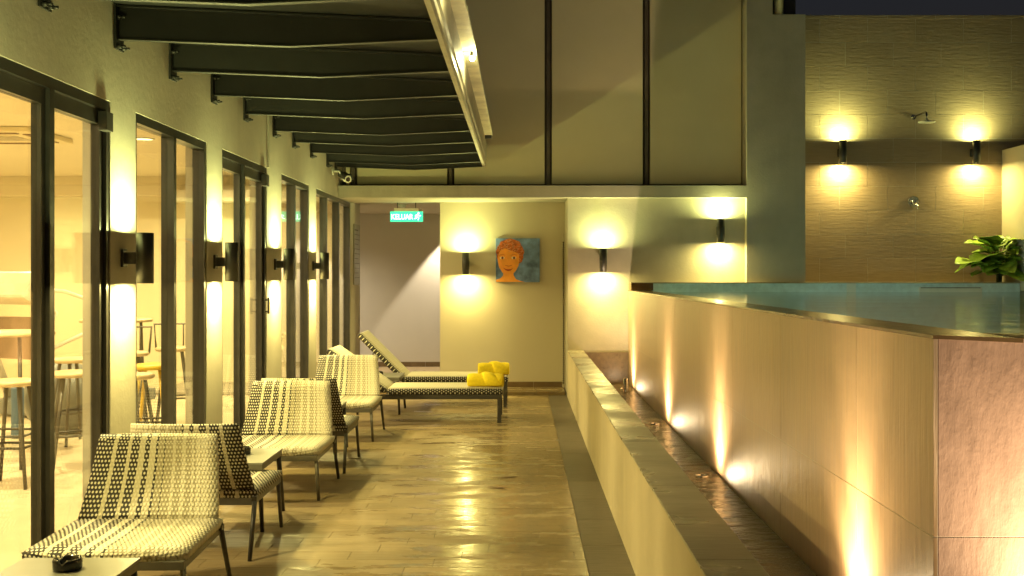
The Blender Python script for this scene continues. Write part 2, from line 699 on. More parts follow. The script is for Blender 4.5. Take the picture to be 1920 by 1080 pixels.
y = 3.55
i = 0
y_last = YS - 0.02
while y < YS - PW * 0.5:
    off = (i * 0.14) % PL
    x = XL + 0.012 - PL + off + 0.06
    while x < 0.345:
        xa, xb = max(x, XL + 0.012), min(x + PL, 0.342)
        if xb - xa > 0.03:
            o = link(bpy.data.objects.new('plank', plank_mesh(xb - xa)))
            o.parent = deck
            o.location = (xa, y, rnd.uniform(-0.0006, 0.0006))
        x += PL
    y += PW
    i += 1
deck_end = y
b = BM()
bx(b, 0.0, 0.226, 0.0012, 0.5985, -0.009, -0.003, 0.0012)
sm = mesh_of(b, 'edge_tile', 'drain_tile')
y = 3.4
while y < YS - 0.3:
    o = link(bpy.data.objects.new('edge_tile', sm))
    o.parent = deck
    o.location = (0.346, y, 0)
    y += 0.6

# raised threshold in front of the painted wall and the corridor floor behind it
bm = BM()
bx(bm, -4.6, 0.56, YS + 0.012, 18.0, -0.2, 0.034)
plat = struct('corridor_floor', bm, 'grout')
x = XL
k = 0
while x < 0.55:
    xb = min(x + 0.6, 0.556)
    b = BM()
    bx(b, x + 0.002, xb - 0.002, YS, YS + 0.30, 0.036, 0.044, 0.001)
    bx(b, x + 0.002, xb - 0.002, YS, YS + 0.011, -0.009, 0.0355, 0.001)
    obj('nosing_tile', b, 'deck_plank', plat)
    b = BM()
    bx(b, x + 0.002, xb - 0.002, YS + 0.304, YP - 0.002 if x > -1.0 else YBACK, 0.036, 0.044, 0.001)
    obj('floor_tile', b, 'deck_plank', plat)
    x += 0.6

# ------------------------------------------------------------------ glazed facade on the left
OPEN = [(1.0, 2.2), (2.6, 3.88), (4.25, 5.62), (5.99, 7.345), (7.725, 9.085), (9.64, 10.895), (11.28, 13.55)]
fac = thing('glazed_facade', 'cream rendered building front with black framed glass doors and windows along the deck', 'building', (XL, 8.0, 0))
bm = BM()
edges = [0.4]
for a, b_ in OPEN:
    edges += [a, b_]
edges.append(14.36)
for k in range(0, len(edges), 2):
    bx(bm, XL - 0.15, XL, edges[k], edges[k + 1], -0.02, HT)
bx(bm, XL - 0.15, XL, 0.4, 14.36, HT, 5.8)
wallm = obj('wall', bm, 'facade_render', fac)
# shallow plaster joint, as above the second sconce strip
bm = BM()
bx(bm, XL - 0.0005, XL + 0.016, 9.10, 9.13, HT, 2.9)
obj('movement_joint', bm, 'facade_render', fac)


def window(y0, y1, mull, door, k):
    """mull: y of the near faces of the uprights"""
    nm = 'glass_door' if door else 'window'
    xo, xi = XL - 0.006, XL - 0.088
    bmf = BM()
    head = 0.055
    bx(bmf, xi, xo, y0, y1, HT - head, HT - 0.002)                 # head
    bx(bmf, xi, xo, y0, y0 + 0.03, 0.0, HT - head)                 # near jamb
    bx(bmf, xi, xo, y1 - 0.04, y1 - 0.001, 0.0, HT - head)         # far jamb
    bx(bmf, xi, xo, y0 + 0.03, y1 - 0.04, 0.0, 0.05)               # sill
    w = obj(nm, bmf, 'frame_metal', fac)
    ups = [y0 + 0.03] + list(mull) + [y1 - 0.04]
    for m in mull:
        b = BM()
        bx(b, xi + 0.002, xo + 0.003, m, m + 0.05, 0.05, HT - head, 0.002)
        obj('mullion', b, 'frame_metal', w)
    for a, (p, q) in enumerate(zip(ups, ups[1:])):
        p2 = p + (0.05 if a else 0.0)
        if door:
            b = BM()
            rail = 0.075
            xa, xb = XL - 0.072, XL - 0.024
            bx(b, xa, xb, p2 + 0.003, q - 0.003, HT - head - rail - 0.004, HT - head - 0.004)
            bx(b, xa, xb, p2 + 0.003, q - 0.003, 0.06, 0.16)
            bx(b, xa, xb, p2 + 0.003, p2 + 0.045, 0.16, HT - head - rail - 0.004)
            bx(b, xa, xb, q - 0.045, q - 0.003, 0.16, HT - head - rail - 0.004)
            obj('leaf_frame', b, 'frame_metal', w)
            g0, g1, z0, z1 = p2 + 0.045, q - 0.045, 0.16, HT - head - rail - 0.004
        else:
            g0, g1, z0, z1 = p2, q, 0.05, HT - head
        b = BM()
        bx(b, XL - 0.052, XL - 0.044, g0, g1, z0, z1)
        obj('pane', b, 'window_glass', w)
    if door and k > 2:
        b = BM()
        yh = y1 - 0.062
        tube(b, [(XL + 0.03, yh, 1.16), (XL + 0.03, yh, 1.30)], 0.011, 8)
        for zz in (1.18, 1.28):
            cone(b, (XL - 0.03, yh, zz), (XL + 0.03, yh, zz), 0.008, seg=8)
        obj('handle', b, 'frame_metal', w)
    if door:
        b = BM()
        bx(b, XL - 0.02, XL + 0.028, y1 - 0.12, y1 - 0.03, HT - 0.17, HT - 0.07, 0.004)
        obj('hinge_cover', b, 'dark_metal', w)
    return w


window(1.0, 2.2, [1.6], False, 0)
window(2.6, 3.88, [3.2], False, 1)
window(4.25, 5.62, [4.905], True, 2)
window(5.99, 7.345, [6.66], False, 3)
window(7.725, 9.085, [8.34], True, 4)
window(9.64, 10.895, [10.22], False, 5)
window(11.28, 13.55, [11.9, 12.7], False, 6)

# ------------------------------------------------------------------ room behind the glass
RY0, RY1, RX0, RH = 1.0, 14.2, -9.0, 2.8
room = thing('indoor_room', 'warm lit room with cream walls behind the glass front', 'room', (-5.5, 8, 0))
bm = BM()
bx(bm, RX0, XL - 0.15, RY0, RY1, -0.12, -0.004)
obj('room_floor', bm, 'room_floor', room)
bm = BM()
bx(bm, RX0, XL - 0.15, RY0, RY1, RH, RH + 0.1)
obj('room_ceiling', bm, 'room_ceiling', room)
bm = BM()
bx(bm, RX0, XL - 0.15, RY1, RY1 + 0.1, -0.12, RH + 0.1)
obj('back_wall', bm, 'room_wall', room)
bm = BM()
bx(bm, RX0, XL - 0.16, RY1 - 0.35, RY1 - 0.002, 2.55, RH - 0.002)
obj('bulkhead', bm, 'room_ceiling', room)
bm = BM()
bx(bm, RX0 - 0.1, RX0, RY0, RY1, -0.12, RH + 0.1)
obj('side_wall', bm, 'room_wall', room)
bm = BM()
bx(bm, RX0, XL - 0.15, RY0 - 0.1, RY0, -0.12, RH + 0.1)
obj('near_wall', bm, 'room_wall', room)


def downlight(x, y, e, lab):
    t = thing('downlight', lab, 'downlight', (x, y, RH), 0, 'recessed downlights in the room ceiling')
    b = BM()
    lathe(b, [(0.10, 0.0), (0.10, -0.012), (0.085, -0.012), (0.085, 0.0)], 20)
    obj('trim_ring', b, 'white_tile', t, True)
    b = BM()
    cone(b, (0, 0, -0.004), (0, 0, -0.001), 0.084, seg=20)
    obj('lens', b, 'lens_room', t, True)
    area('downlight_lamp', t, (0, 0, -0.015), (0, 0, 0), 0.16, e, C_IN, 170)


DL = [(-3.6, 4.4, 'nearest'), (-3.6, 7.2, 'second'), (-3.6, 10.0, 'third'), (-3.6, 12.6, 'farthest'),
      (-6.2, 5.4, 'nearest'), (-6.2, 8.4, 'middle'), (-6.2, 11.6, 'farthest')]
for x, y, w in DL:
    downlight(x, y, 128, 'small round ceiling downlight, %s in the row %s' % (w, 'beside the glass front' if x > -5 else 'deep inside the room'))

ac = thing('air_conditioner', 'white square ceiling air conditioner inside the room', 'air conditioner', (-4.75, 9.6, RH))
b = BM()
bx(b, -0.45, 0.45, -0.45, 0.45, -0.05, -0.002, 0.012)
obj('panel', b, 'room_wall', ac, True)
b = BM()
for k in range(4):
    bx(b, -0.2, 0.2, -0.16 + k * 0.09, -0.12 + k * 0.09, -0.056, -0.051)
obj('grille', b, 'machine_grey', ac, True)
for a in range(4):
    b = BM()
    bx(b, -0.3, 0.3, 0.32, 0.38, -0.058, -0.051)
    bmesh.ops.rotate(b, verts=b.verts, cent=(0, 0, 0), matrix=Matrix.Rotation(a * PI / 2, 3, 'Z'))
    obj('louvre', b, 'machine_brown', ac, True)


def stool(x, y, h, seat_mat, lab, back=False):
    t = thing('bar_stool', lab, 'bar stool', (x, y, 0), rnd.uniform(0, 1.5) if not back else 0.3, 'bar stools indoors')
    b = BM()
    lathe(b, [(0.0, h), (0.15, h), (0.175, h - 0.008), (0.18, h - 0.025), (0.165, h - 0.04), (0.0, h - 0.04)], 24)
    obj('seat', b, seat_mat, t, True)
    for k in range(4):
        a = PI / 4 + k * PI / 2
        b = BM()
        tube(b, [(0.11 * math.cos(a), 0.11 * math.sin(a), h - 0.04), (0.23 * math.cos(a), 0.23 * math.sin(a), 0.0)], [0.016, 0.013])
        obj('leg', b, 'stool_metal' if seat_mat != 'stool_yellow' else seat_mat, t, True)
    b = BM()
    rr = 0.11 + 0.12 * (1 - 0.28 / h)
    pts = [(rr * math.cos(q), rr * math.sin(q), 0.28) for q in [PI / 4 + s * PI / 2 for s in range(5)]]
    tube(b, pts, 0.010, 6)
    obj('foot_rail', b, 'stool_metal', t, True)
    if back:
        b = BM()
        tube(b, [(-0.17, 0.13, h - 0.03), (-0.19, 0.17, h + 0.22), (0.19, 0.17, h + 0.22), (0.17, 0.13, h - 0.03)], 0.012, 6)
        for s in (-0.09, 0.0, 0.09):
            tube(b, [(s, 0.14, h - 0.03), (s, 0.17, h + 0.22)], 0.008, 6)
        obj('backrest', b, 'stool_metal', t, True)
    return t


def bar_table(x, y, h, lab):
    t = thing('bar_table', lab, 'table', (x, y, 0), 0, 'high tables indoors')
    b = BM()
    lathe(b, [(0.0, h), (0.34, h), (0.35, h - 0.008), (0.35, h - 0.03), (0.0, h - 0.03)], 32)
    obj('table_top', b, 'stool_wood', t, True)
    for k in range(4):
        a = PI / 4 + k * PI / 2
        b = BM()
        tube(b, [(0.26 * math.cos(a), 0.26 * math.sin(a), h - 0.03), (0.30 * math.cos(a), 0.30 * math.sin(a), 0)], 0.016, 8)
        obj('leg', b, 'stool_metal', t, True)
    b = BM()
    tube(b, [(0.29 * math.cos(q), 0.29 * math.sin(q), 0.25) for q in [PI / 4 + s * PI / 2 for s in range(5)]], 0.011, 6)
    obj('foot_rail', b, 'stool_metal', t, True)


bar_table(-4.05, 8.25, 1.05, 'round wooden high table seen through the nearest glass door')
bar_table(-4.1, 10.6, 1.05, 'round wooden high table behind the yellow stool')
stool(-3.62, 7.45, 0.75, 'stool_wood', 'wooden bar stool nearest the camera behind the nearest glass door')
stool(-3.42, 8.0, 0.76, 'stool_wood', 'wooden bar stool close behind the right pane of the nearest door')
stool(-3.98, 9.3, 0.76, 'stool_wood', 'wooden bar stool farther back in the right pane of the nearest door')
stool(-4.9, 9.0, 0.75, 'stool_wood', 'wooden bar stool left of the treadmill foot')
stool(-3.08, 8.75, 0.75, 'stool_yellow', 'yellow metal bar stool behind the second window')
stool(-3.45, 10.4, 0.78, 'stool_wood', 'dark bar stool with rail back behind the second window, right pane', True)
stool(-3.65, 9.75, 0.78, 'stool_wood', 'dark bar stool with rail back behind the second window, left pane', True)
stool(-2.95, 7.9, 0.75, 'stool_wood', 'wooden bar stool just inside the second window')

tm = thing('treadmill', 'pale gym treadmill with curved handrails inside the room', 'treadmill', (-5.3, 11.2, 0), R(-25))
b = BM()
bx(b, -0.38, 0.38, -0.2, 1.5, 0.02, 0.16, 0.02)
obj('running_deck', b, 'ball_grey', tm, True)
b = BM()
for s in (-1, 1):
    tube(b, [(s * 0.36, 0.1, 0.14), (s * 0.36, -0.12, 0.7), (s * 0.34, -0.16, 1.25)], [0.05, 0.04, 0.035], 10)
obj('upright', b, 'machine_grey', tm, True)
b = BM()
bx(b, -0.36, 0.36, -0.30, -0.12, 1.20, 1.52, 0.03)
bmesh.ops.rotate(b, verts=b.verts, cent=(0, -0.2, 1.3), matrix=Matrix.Rotation(R(-30), 3, 'X'))
obj('console', b, 'machine_grey', tm, True)
b = BM()
bx(b, -0.42, 0.42, -0.12, -0.05, 0.60, 1.05, 0.02)
obj('motor_cover', b, 'machine_brown', tm, True)
for s in (-1, 1):
    b = BM()
    tube(b, [(s * 0.36, -0.2, 1.35), (s * 0.46, 0.1, 1.32), (s * 0.48, 0.75, 1.12), (s * 0.48, 0.82, 1.05), (s * 0.46, 0.75, 0.98), (s * 0.40, 0.0, 0.72)], 0.022, 8)
    obj('handrail', b, 'machine_grey', tm, True)

gb = BM()
bmesh.ops.create_uvsphere(gb, u_segments=28, v_segments=16, radius=0.36, matrix=Matrix.Translation((0, 0, 0.335)))
for v in gb.verts:
    v.co.z = max(v.co.z, 0.0)
    if v.co.z > 0.3:
        v.co.z -= 0.02
for f in gb.faces:
    f.smooth = True
o = obj('exercise_ball', gb, 'ball_grey')
o.location = (-4.35, 9.95, 0)
tag(o, 'dark grey exercise ball on the room floor behind the stools', 'ball')
b = BM()
lathe(b, [(0.0, 0.0), (0.05, 0.0), (0.055, 0.01), (0.055, 0.45), (0.05, 0.46), (0.0, 0.455)], 16)
o = obj('rolled_mat', b, 'mat_blue')
o.location = (-4.62, 9.6, 0)
tag(o, 'blue rolled exercise mat standing beside the ball', 'mat')

# ------------------------------------------------------------------ end wall: beam, stucco, pilaster, cladding panels
endw = thing('end_wall', 'stucco end wall with long beam, tall pilaster and grey cladding panels above', 'wall', (0.5, YW, 0))
bm = BM()
bx(bm, 0.575, 2.737, YW, YW + 0.6, -0.2, HT)
obj('stucco_wall', bm, 'stucco', endw)
bm = BM()
bx(bm, XL, 2.737, YB, YW + 0.05, HT, 2.575)
bx(bm, XL, 0.575, YW + 0.05, YP + 0.1, HT + 0.002, 2.575)
obj('beam', bm, 'stucco', endw)
bm = BM()
bx(bm, 2.737, 3.05, YB, YT + 0.4, 1.406, 5.9)
bx(bm, 3.05, 3.447, YB, YT + 0.3, 1.406, 4.646)
obj('pilaster', bm, 'stucco', endw)
bm = BM()
bx(bm, 0.5765, 0.60, YW + 0.6, YP - 0.002, 0.0, HT)
obj('door_reveal', bm, 'smooth_paint', endw)
bm = BM()
bx(bm, XL, 2.735, 12.97, 13.05, 2.576, 5.9)
obj('cladding_backing', bm, 'joint_brown', endw)
PX = [-2.20, -2.06, -0.862, 0.342, 1.553, 2.77]
for a, b_ in zip(PX, PX[1:]):
    bm = BM()
    bx(bm, a + 0.045, min(b_ - 0.045, 2.733), 12.90, 12.966, 2.615, 5.9, 0.003)
    obj('cladding_panel', bm, 'panel_paint', endw)
for a in PX[1:-1]:
    bm = BM()
    bx(bm, a - 0.020, a + 0.020, 12.885, 12.965, 2.58, 5.9)
    obj('joint_bar', bm, 'joint_brown', endw)
bm = BM()
bx(bm, XL, 2.734, 12.86, 12.967, 2.578, 2.606)
obj('sill_channel', bm, 'joint_brown', endw)
# dark plant enclosure above the pilaster
pe = thing('roof_enclosure', 'dark metal enclosure rising behind the pilaster top against the sky', 'enclosure', (3.2, 13.0, 4.65))
b = BM()
bx(b, 3.052, 3.36, YB + 0.12, YB + 0.5, 4.648, 5.9)
obj('cladding', b, 'dark_metal', pe)
b = BM()
cone(b, (3.14, YB + 0.06, 4.648), (3.14, YB + 0.06, 5.9), 0.055, seg=16)
obj('vertical_pipe', b, 'gutter_metal', pe)

# painted wall with the portrait
pw = thing('painted_wall', 'smooth cream wall with the portrait, skirting tiles at its foot', 'wall', (-0.2, YP, 0))
bm = BM()
bx(bm, -1.04, 0.574, YP, YP + 0.14, 0.04, HT)
obj('wall', bm, 'smooth_paint', pw)
x = -1.03
while x < 0.56:
    b = BM()
    bx(b, x, min(x + 0.597, 0.572), YP - 0.012, YP - 0.0005, 0.046, 0.115, 0.001)
    obj('skirting_tile', b, 'coping_stone', pw)
    x += 0.6
# perforated guide track at the right edge of that wall
gt = thing('door_track', 'dark perforated vertical track at the right edge of the painted wall', 'track', (0.56, YP - 0.05, 0.05))
b = BM()
bx(b, 0.540, 0.572, YP - 0.10, YP - 0.014, 0.05, 2.02)
obj('channel', b, 'smooth_paint', gt)
for k in range(62):
    b = BM()
    bx(b, 0.5395, 0.545, YP - 0.106, YP - 0.0995, 0.10 + k * 0.0295, 0.118 + k * 0.0295)
    if k == 0:
        me = mesh_of(b, 'slot', 'ashtray_black')
        z0 = 0
    else:
        b.free()
    o = link(bpy.data.objects.new('slot', me))
    o.parent = gt
    o.location = Vector((0, 0, k * 0.0295)) - wloc(gt)
    o.scale = (3.4, 1, 1)
    o.location.x = -0.56 - 0.5395 * 2.4

# corridor
bm = BM()
bx(bm, -4.6, 0.6, YBACK, YBACK + 0.1, 0.0, 2.6)
cw = obj('corridor_wall', bm, 'grey_paint')
tag(cw, 'plain grey wall at the back of the corridor beneath the exit sign', 'wall')
for k in range(8):
    b = BM()
    bx(b, -4.5 + k * 0.6, -4.5 + k * 0.6 + 0.597, YBACK - 0.012, YBACK - 0.0005, 0.046, 0.12, 0.001)
    obj('skirting_tile', b, 'coping_stone', cw)
bm = BM()
bx(bm, -4.6, 0.56, YP + 0.1, YBACK - 0.002, 2.455, 2.6)
bx(bm, -4.6, XL - 0.16, RY1 + 0.12, YP + 0.9, 2.46, 2.6)
struct('corridor_ceiling', bm, 'smooth_paint')
bm = BM()
bx(bm, 0.575, 0.70, YP + 0.15, YBACK, 0.0, 2.6)
o = obj('corridor_side_wall', bm, 'grey_paint')
tag(o, 'hidden right hand side wall of the grey corridor', 'wall')
for k, (x, y) in enumerate([(-1.62, 14.3), (-1.50, 15.3)]):
    t = thing('smoke_detector', 'small white ceiling detector, %s of the two above the exit sign' % ('nearer' if k == 0 else 'farther'), 'detector', (x, y, 2.455), 0, 'corridor ceiling detectors')
    b = BM()
    lathe(b, [(0.0, -0.045), (0.03, -0.045), (0.05, -0.03), (0.055, -0.012), (0.055, 0.0)], 18)
    obj('housing', b, 'white_tile', t, True)
    b = BM()
    lathe(b, [(0.066, 0.0), (0.066, -0.008), (0.0, -0.008)], 18)
    obj('base_ring', b, 'white_tile', t, True)

# ------------------------------------------------------------------ shower wall
sw = thing('shower_wall', 'tall wall of rough brown rectangular tiles behind the pool', 'wall', (4.9, YT, 1.4))
bm = BM()
bx(bm, 3.447, 6.6, YT + 0.0018, YT + 0.3, -0.2, 4.75)
obj('wall', bm, 'light_grout', sw)
TH, TL = 0.3, 0.6
tms = {}
rowk = 0
z = 1.405
offs = [0.0, 0.30, 0.42, 0.12]
while z < 4.74:
    z1 = min(z + TH, 4.748)
    x = 3.45 - 0.6 + [0.30, 0.02, 0.30, 0.55][rowk % 4]
    while x < 6.55:
        xa, xb = max(x, 3.449), min(x + TL, 6.55)
        if xb - xa > 0.02:
            key = (round(xb - xa, 3), round(z1 - z, 3))
            if key not in tms:
                b = BM()
                bx(b, 0.002, key[0] - 0.002, 0.0, 0.011, 0.002, key[1] - 0.002, 0.0007)
                tms[key] = mesh_of(b, 'wall_tile', 'shower_tile')
            o = link(bpy.data.objects.new('wall_tile', tms[key]))
            o.parent = sw
            o.location = Vector((xa, YT + rnd.uniform(-0.0006, 0.0006), z)) - wloc(sw)
        x += TL
    z += TH
    rowk += 1

bw = BM()
bx(bw, 6.03, 6.25, 6.0, YT - 0.003, 1.3, 3.055)
o = obj('boundary_wall', bw, 'smooth_paint')
tag(o, 'cream side wall at the right edge behind the plant', 'wall')

# ------------------------------------------------------------------ pool
pool = thing('swimming_pool', 'raised swimming pool clad in wet brown stone tiles with a vanishing edge', 'pool', (3.6, 8.0, 0))
bm = BM()
bx(bm, XP + 0.001, XPI, YC + 0.001, YW - 0.002, -0.2, HP - 0.012)
bx(bm, XPI, 6.02, YC + 0.001, YC + 0.30, -0.2, HP - 0.012)
obj('basin_wall', bm, 'light_grout', pool)
bm = BM()
bx(bm, XPI, 6.02, YC + 0.30, YE, 0.0, 0.1)
obj('basin_floor', bm, 'pool_blue', pool)
rows = [(0.665, HP - 0.0125), (0.03, 0.662)]
joints = [YC, 4.09, 5.29, 6.49, 7.69, 8.89, 10.09, 11.29, 12.49, YW - 0.002]
for r, (z0, z1) in enumerate(rows):
    for a, b_ in zip(joints, joints[1:]):
        b = BM()
        bx(b, XP, XP + 0.013, a + 0.0015 if a > YC else a, b_ - 0.0015, z0, z1, 0.0005)
        obj('cladding_tile', b, 'pool_stone_side', pool)
    x = XP + 0.0145
    while x < 6.0:
        b = BM()
        xb = min(x + 1.2, 6.02)
        bx(b, x + 0.0015, xb - 0.0015, YC, YC + 0.013, z0, z1, 0.0005)
        obj('cladding_tile', b, 'pool_stone_front', pool)
        x += 1.2
# coping: falls slightly to the water
for a, b_ in zip(joints, joints[1:]):
    b = BM()
    prism(b, [(XP - 0.002, HP - 0.012), (XP - 0.002, HP), (XPI, HP - 0.010), (XPI, HP - 0.025)], 'y', a + (0.001 if a > YC else -0.002), b_ - 0.001)
    obj('coping_tile', b, 'coping_stone', pool)
x = XPI + 0.001
while x < 6.0:
    b = BM()
    xb = min(x + 1.2, 6.02)
    prism(b, [(YC - 0.002, HP - 0.012), (YC - 0.002, HP), (YC + 0.30, HP - 0.010), (YC + 0.30, HP - 0.025)], 'x', x, xb - 0.002)
    obj('coping_tile', b, 'coping_stone', pool)
    x += 1.2
# far end: blue tile band under the deck edge
bm = BM()
bx(bm, XPI, 6.02, YE, YW - 0.003, 0.1, 1.392)
obj('far_tile_band', bm, 'pool_blue', pool)
bm = BM()
bx(bm, XP + 0.02, XPI - 0.001, YE, YW - 0.003, HP + 0.001, 1.392)
obj('weir_block', bm, 'coping_stone', pool)
bm = BM()
bx(bm, XP + 0.016, 3.447, YE - 0.012, YW - 0.003, 1.393, 1.403)
bx(bm, 3.447, 6.03, YE - 0.015, YT + 0.008, 1.393, 1.404)
bx(bm, 3.447, 6.03, YW - 0.001, YT + 0.008, 0.1, 1.392)
obj('deck_edge', bm, 'kerb_cap', pool)
bm = BM()
bx(bm, 3.93, 4.04, YE - 0.008, YE - 0.0005, 1.0, 1.391)
obj('white_marker_tile', bm, 'white_tile', pool)
sk = BM()
bx(sk, 4.80, 5.56, YE - 0.010, YE - 0.0005, 1.20, 1.345, 0.002)
s = obj('skimmer', sk, 'white_tile', pool)
sk = BM()
bx(sk, 4.82, 5.54, YE - 0.0115, YE - 0.0075, 1.335, 1.342)
obj('slot', sk, 'ashtray_black', s)
bm = BM()
bm.faces.new([bm.verts.new(p) for p in ((XPI - 0.04, YC + 0.26, 1.288), (6.02, YC + 0.26, 1.288), (6.02, YE - 0.012, 1.288), (XPI - 0.04, YE - 0.012, 1.288))])
struct('pool_water', bm, 'pool_water')

bm = BM()
bx(bm, XPI + 0.0005, XPI + 0.012, YC + 0.312, YE - 0.001, 0.1, 1.27)
bx(bm, XPI + 0.0005, 6.02, YC + 0.3005, YC + 0.312, 0.1, 1.27)
obj('basin_lining', bm, 'pool_blue', pool)
for k, (y, w) in enumerate([(5.2, 'nearest'), (8.0, 'middle'), (10.8, 'farthest')]):
    t = thing('pool_light', 'round underwater pool lamp under the vanishing edge, %s of three' % w, 'pool lamp', (XPI + 0.012, y, 0.95), 0, 'underwater lamps')
    b = BM()
    cone(b, (0.0005, 0, 0), (0.02, 0, 0), 0.10, 0.09, seg=24)
    obj('bezel', b, 'steel', t, True)
    b = BM()
    cone(b, (0.0205, 0, 0), (0.024, 0, 0), 0.075, seg=24)
    obj('lens', b, 'lens_pool', t, True)
    area('pool_lamp', t, (0.03, 0, 0), (0, R(-80), 0), 0.14, 17, (0.85, 1.0, 0.90), 105)

# ------------------------------------------------------------------ overflow trough
tr = thing('overflow_trough', 'long low trough with pale rendered kerb catching the pool overflow', 'trough', (0.7, 7, 0))
bm = BM()
bx(bm, XK0, XK1 - 0.004, 1.0, YW - 0.002, -0.2, HK - 0.012)
obj('kerb', bm, 'kerb_render', tr)
y = 1.0
while y < YW - 0.01:
    b = BM()
    bx(b, XK0 - 0.003, XK1, y + 0.0015, min(y + 0.6, YW - 0.001) - 0.0015, HK - 0.0115, HK, 0.0015)
    obj('cap_tile', b, 'kerb_cap', tr)
    y += 0.6
bm = BM()
bx(bm, XK1 - 0.003, 6.0, 1.0, YC - 0.001, -0.1, 0.08)
bx(bm, XK1 - 0.003, XP - 0.001, YC - 0.001, YW - 0.002, -0.1, 0.08)
obj('trough_floor', bm, 'trough_stone', tr)
bm = BM()
bx(bm, XK1 - 0.0025, XK1 + 0.008, 1.0, YW - 0.03, 0.08, HK - 0.013)
obj('inner_lining', bm, 'trough_stone', tr)
bm = BM()
bx(bm, XK1 + 0.010, XP - 0.002, YW - 0.03, YW - 0.003, 0.08, HK - 0.02)
obj('end_lining', bm, 'trough_stone', tr)
bm = BM()
bx(bm, XK0, 6.0, 0.85, 0.999, -0.2, HK)
obj('near_kerb', bm, 'kerb_render', tr)
bm = BM()
bx(bm, XK1 + 0.009, XP - 0.003, 1.01, YW - 0.032, 0.085, 0.17)
bx(bm, XP - 0.003, 5.99, 1.01, YC - 0.003, 0.085, 0.17)
struct('trough_water', bm, 'trough_water')
sp = thing('standpipe', 'short steel overflow pipe standing in the far end of the trough', 'pipe', (1.19, 11.85, 0.08))
b = BM()
lathe(b, [(0.026, 0.0), (0.026, 0.24), (0.020, 0.24), (0.020, 0.0)], 16)
obj('pipe', b, 'steel', sp, True)
b = BM()
lathe(b, [(0.0, 0.012), (0.045, 0.012), (0.05, 0.006), (0.05, 0.0)], 16)
obj('flange', b, 'steel', sp, True)


def uplight(x, y, e, rz, lab, cone_deg=46, gl=0.10):
    t = thing('uplight', lab, 'uplight', (x, y, 0.08), rz, 'uplights in the trough')
    b = BM()
    lathe(b, [(0.0, 0.0), (0.04, 0.0), (0.042, 0.01), (0.042, 0.096), (0.036, 0.096), (0.036, 0.088)], 20)
    obj('housing', b, 'steel', t, True)
    b = BM()
    cone(b, (0, 0, 0.084), (0, 0, 0.088), 0.0355, seg=20)
    obj('lens', b, 'lens_uplight', t, True)
    spot('uplight_lamp', t, (0, 0, 0.10), (R(180), R(5), 0), e * 3.0, C_UL, cone_deg, 1.0, 0.025)
    spot('uplight_spill', t, (0, 0, 0.10), (R(180), R(10), 0), e * 1.8, C_UL, 120, 1.0, 0.025)
    area('uplight_glow', t, (0, 0, 0.099), (R(180), 0, 0), 0.06, e * gl, C_UL)


for k, (y, w) in enumerate([(4.06, 'nearest the camera'), (6.89, 'second from the camera'), (9.30, 'third from the camera'), (12.15, 'farthest, by the end wall')]):
    uplight(XP - 0.12, y, 58, 0, 'small steel uplight at the foot of the pool side wall, %s' % w)
uplight(1.84, YC - 0.24, 30, R(90), 'small steel uplight at the foot of the pool front face', 110, 0.5)

# ------------------------------------------------------------------ canopy
can = thing('canopy', 'dark steel canopy with tapered beams and a boxed gutter over the deck', 'canopy', (XL, 8.5, 2.8))
BY = [3.03, 3.93, 4.83, 5.72, 6.61, 7.5, 8.37, 9.35, 10.15, 11.0, 11.92, 12.45]
XG0, XG1 = -0.455, -0.406
for k, y in enumerate(BY):
    b = BM()
    xl, xm, xr = XL + 0.012, -1.258, XG0 - 0.001
    web = [(xl, 2.79), (xm, 2.752), (xr, 2.79), (xr, 2.875), (xl, 2.955)]
    prism(b, web, 'y', y - 0.004, y + 0.004)
    prism(b, [(xl, 2.782), (xm, 2.744), (xr, 2.782), (xr, 2.7895), (xm, 2.7515), (xl, 2.7895)], 'y', y - 0.020, y + 0.020)
    prism(b, [(xl, 2.955), (xr, 2.875), (xr, 2.884), (xl, 2.964)], 'y', y - 0.045, y + 0.045)
    bo = obj('beam', b, 'beam_paint', can)
    b = BM()
    bx(b, XL + 0.001, XL + 0.013, y - 0.06, y + 0.06, 2.725, 2.975, 0.001)
    pl = obj('end_plate', b, 'beam_paint', bo)
    for s in (-1, 1):
        for zz in (2.742, 2.90):
            b = BM()
            cone(b, (XL + 0.012, y + s * 0.03 if zz < 2.8 else y + s * 0.035, zz), (XL + 0.034, y + s * 0.03 if zz < 2.8 else y + s * 0.035, zz), 0.013, seg=6)
            cone(b, (XL + 0.034, y + s * 0.03 if zz < 2.8 else y + s * 0.035, zz), (XL + 0.056, y + s * 0.03 if zz < 2.8 else y + s * 0.035, zz), 0.007, seg=8)
            obj('bolt', b, 'dark_metal', bo)
b = BM()
prism(b, [(XL + 0.001, 2.970), (XG0 - 0.001, 2.890), (XG0 - 0.001, 2.905), (XL + 0.001, 2.985)], 'y', 2.2, 12.52)
obj('roof_sheet', b, 'roof_dark', can)
# gutter: folded sheet in lengths
gy = [2.2, 4.6, 7.0, 9.4, 12.52]
for a, b_ in zip(gy, gy[1:]):
    b = BM()
    poly = [(XG0, 2.79), (XG1 - 0.018, 2.785), (XG1 - 0.006, 2.80), (XG1 - 0.012, 2.86), (XG1, 2.875), (XG1, 3.075), (XG1 - 0.02, 3.085), (XG0, 3.085)]
    prism(b, poly, 'y', a, b_ - 0.003)
    obj('gutter', b, 'gutter_metal', can)
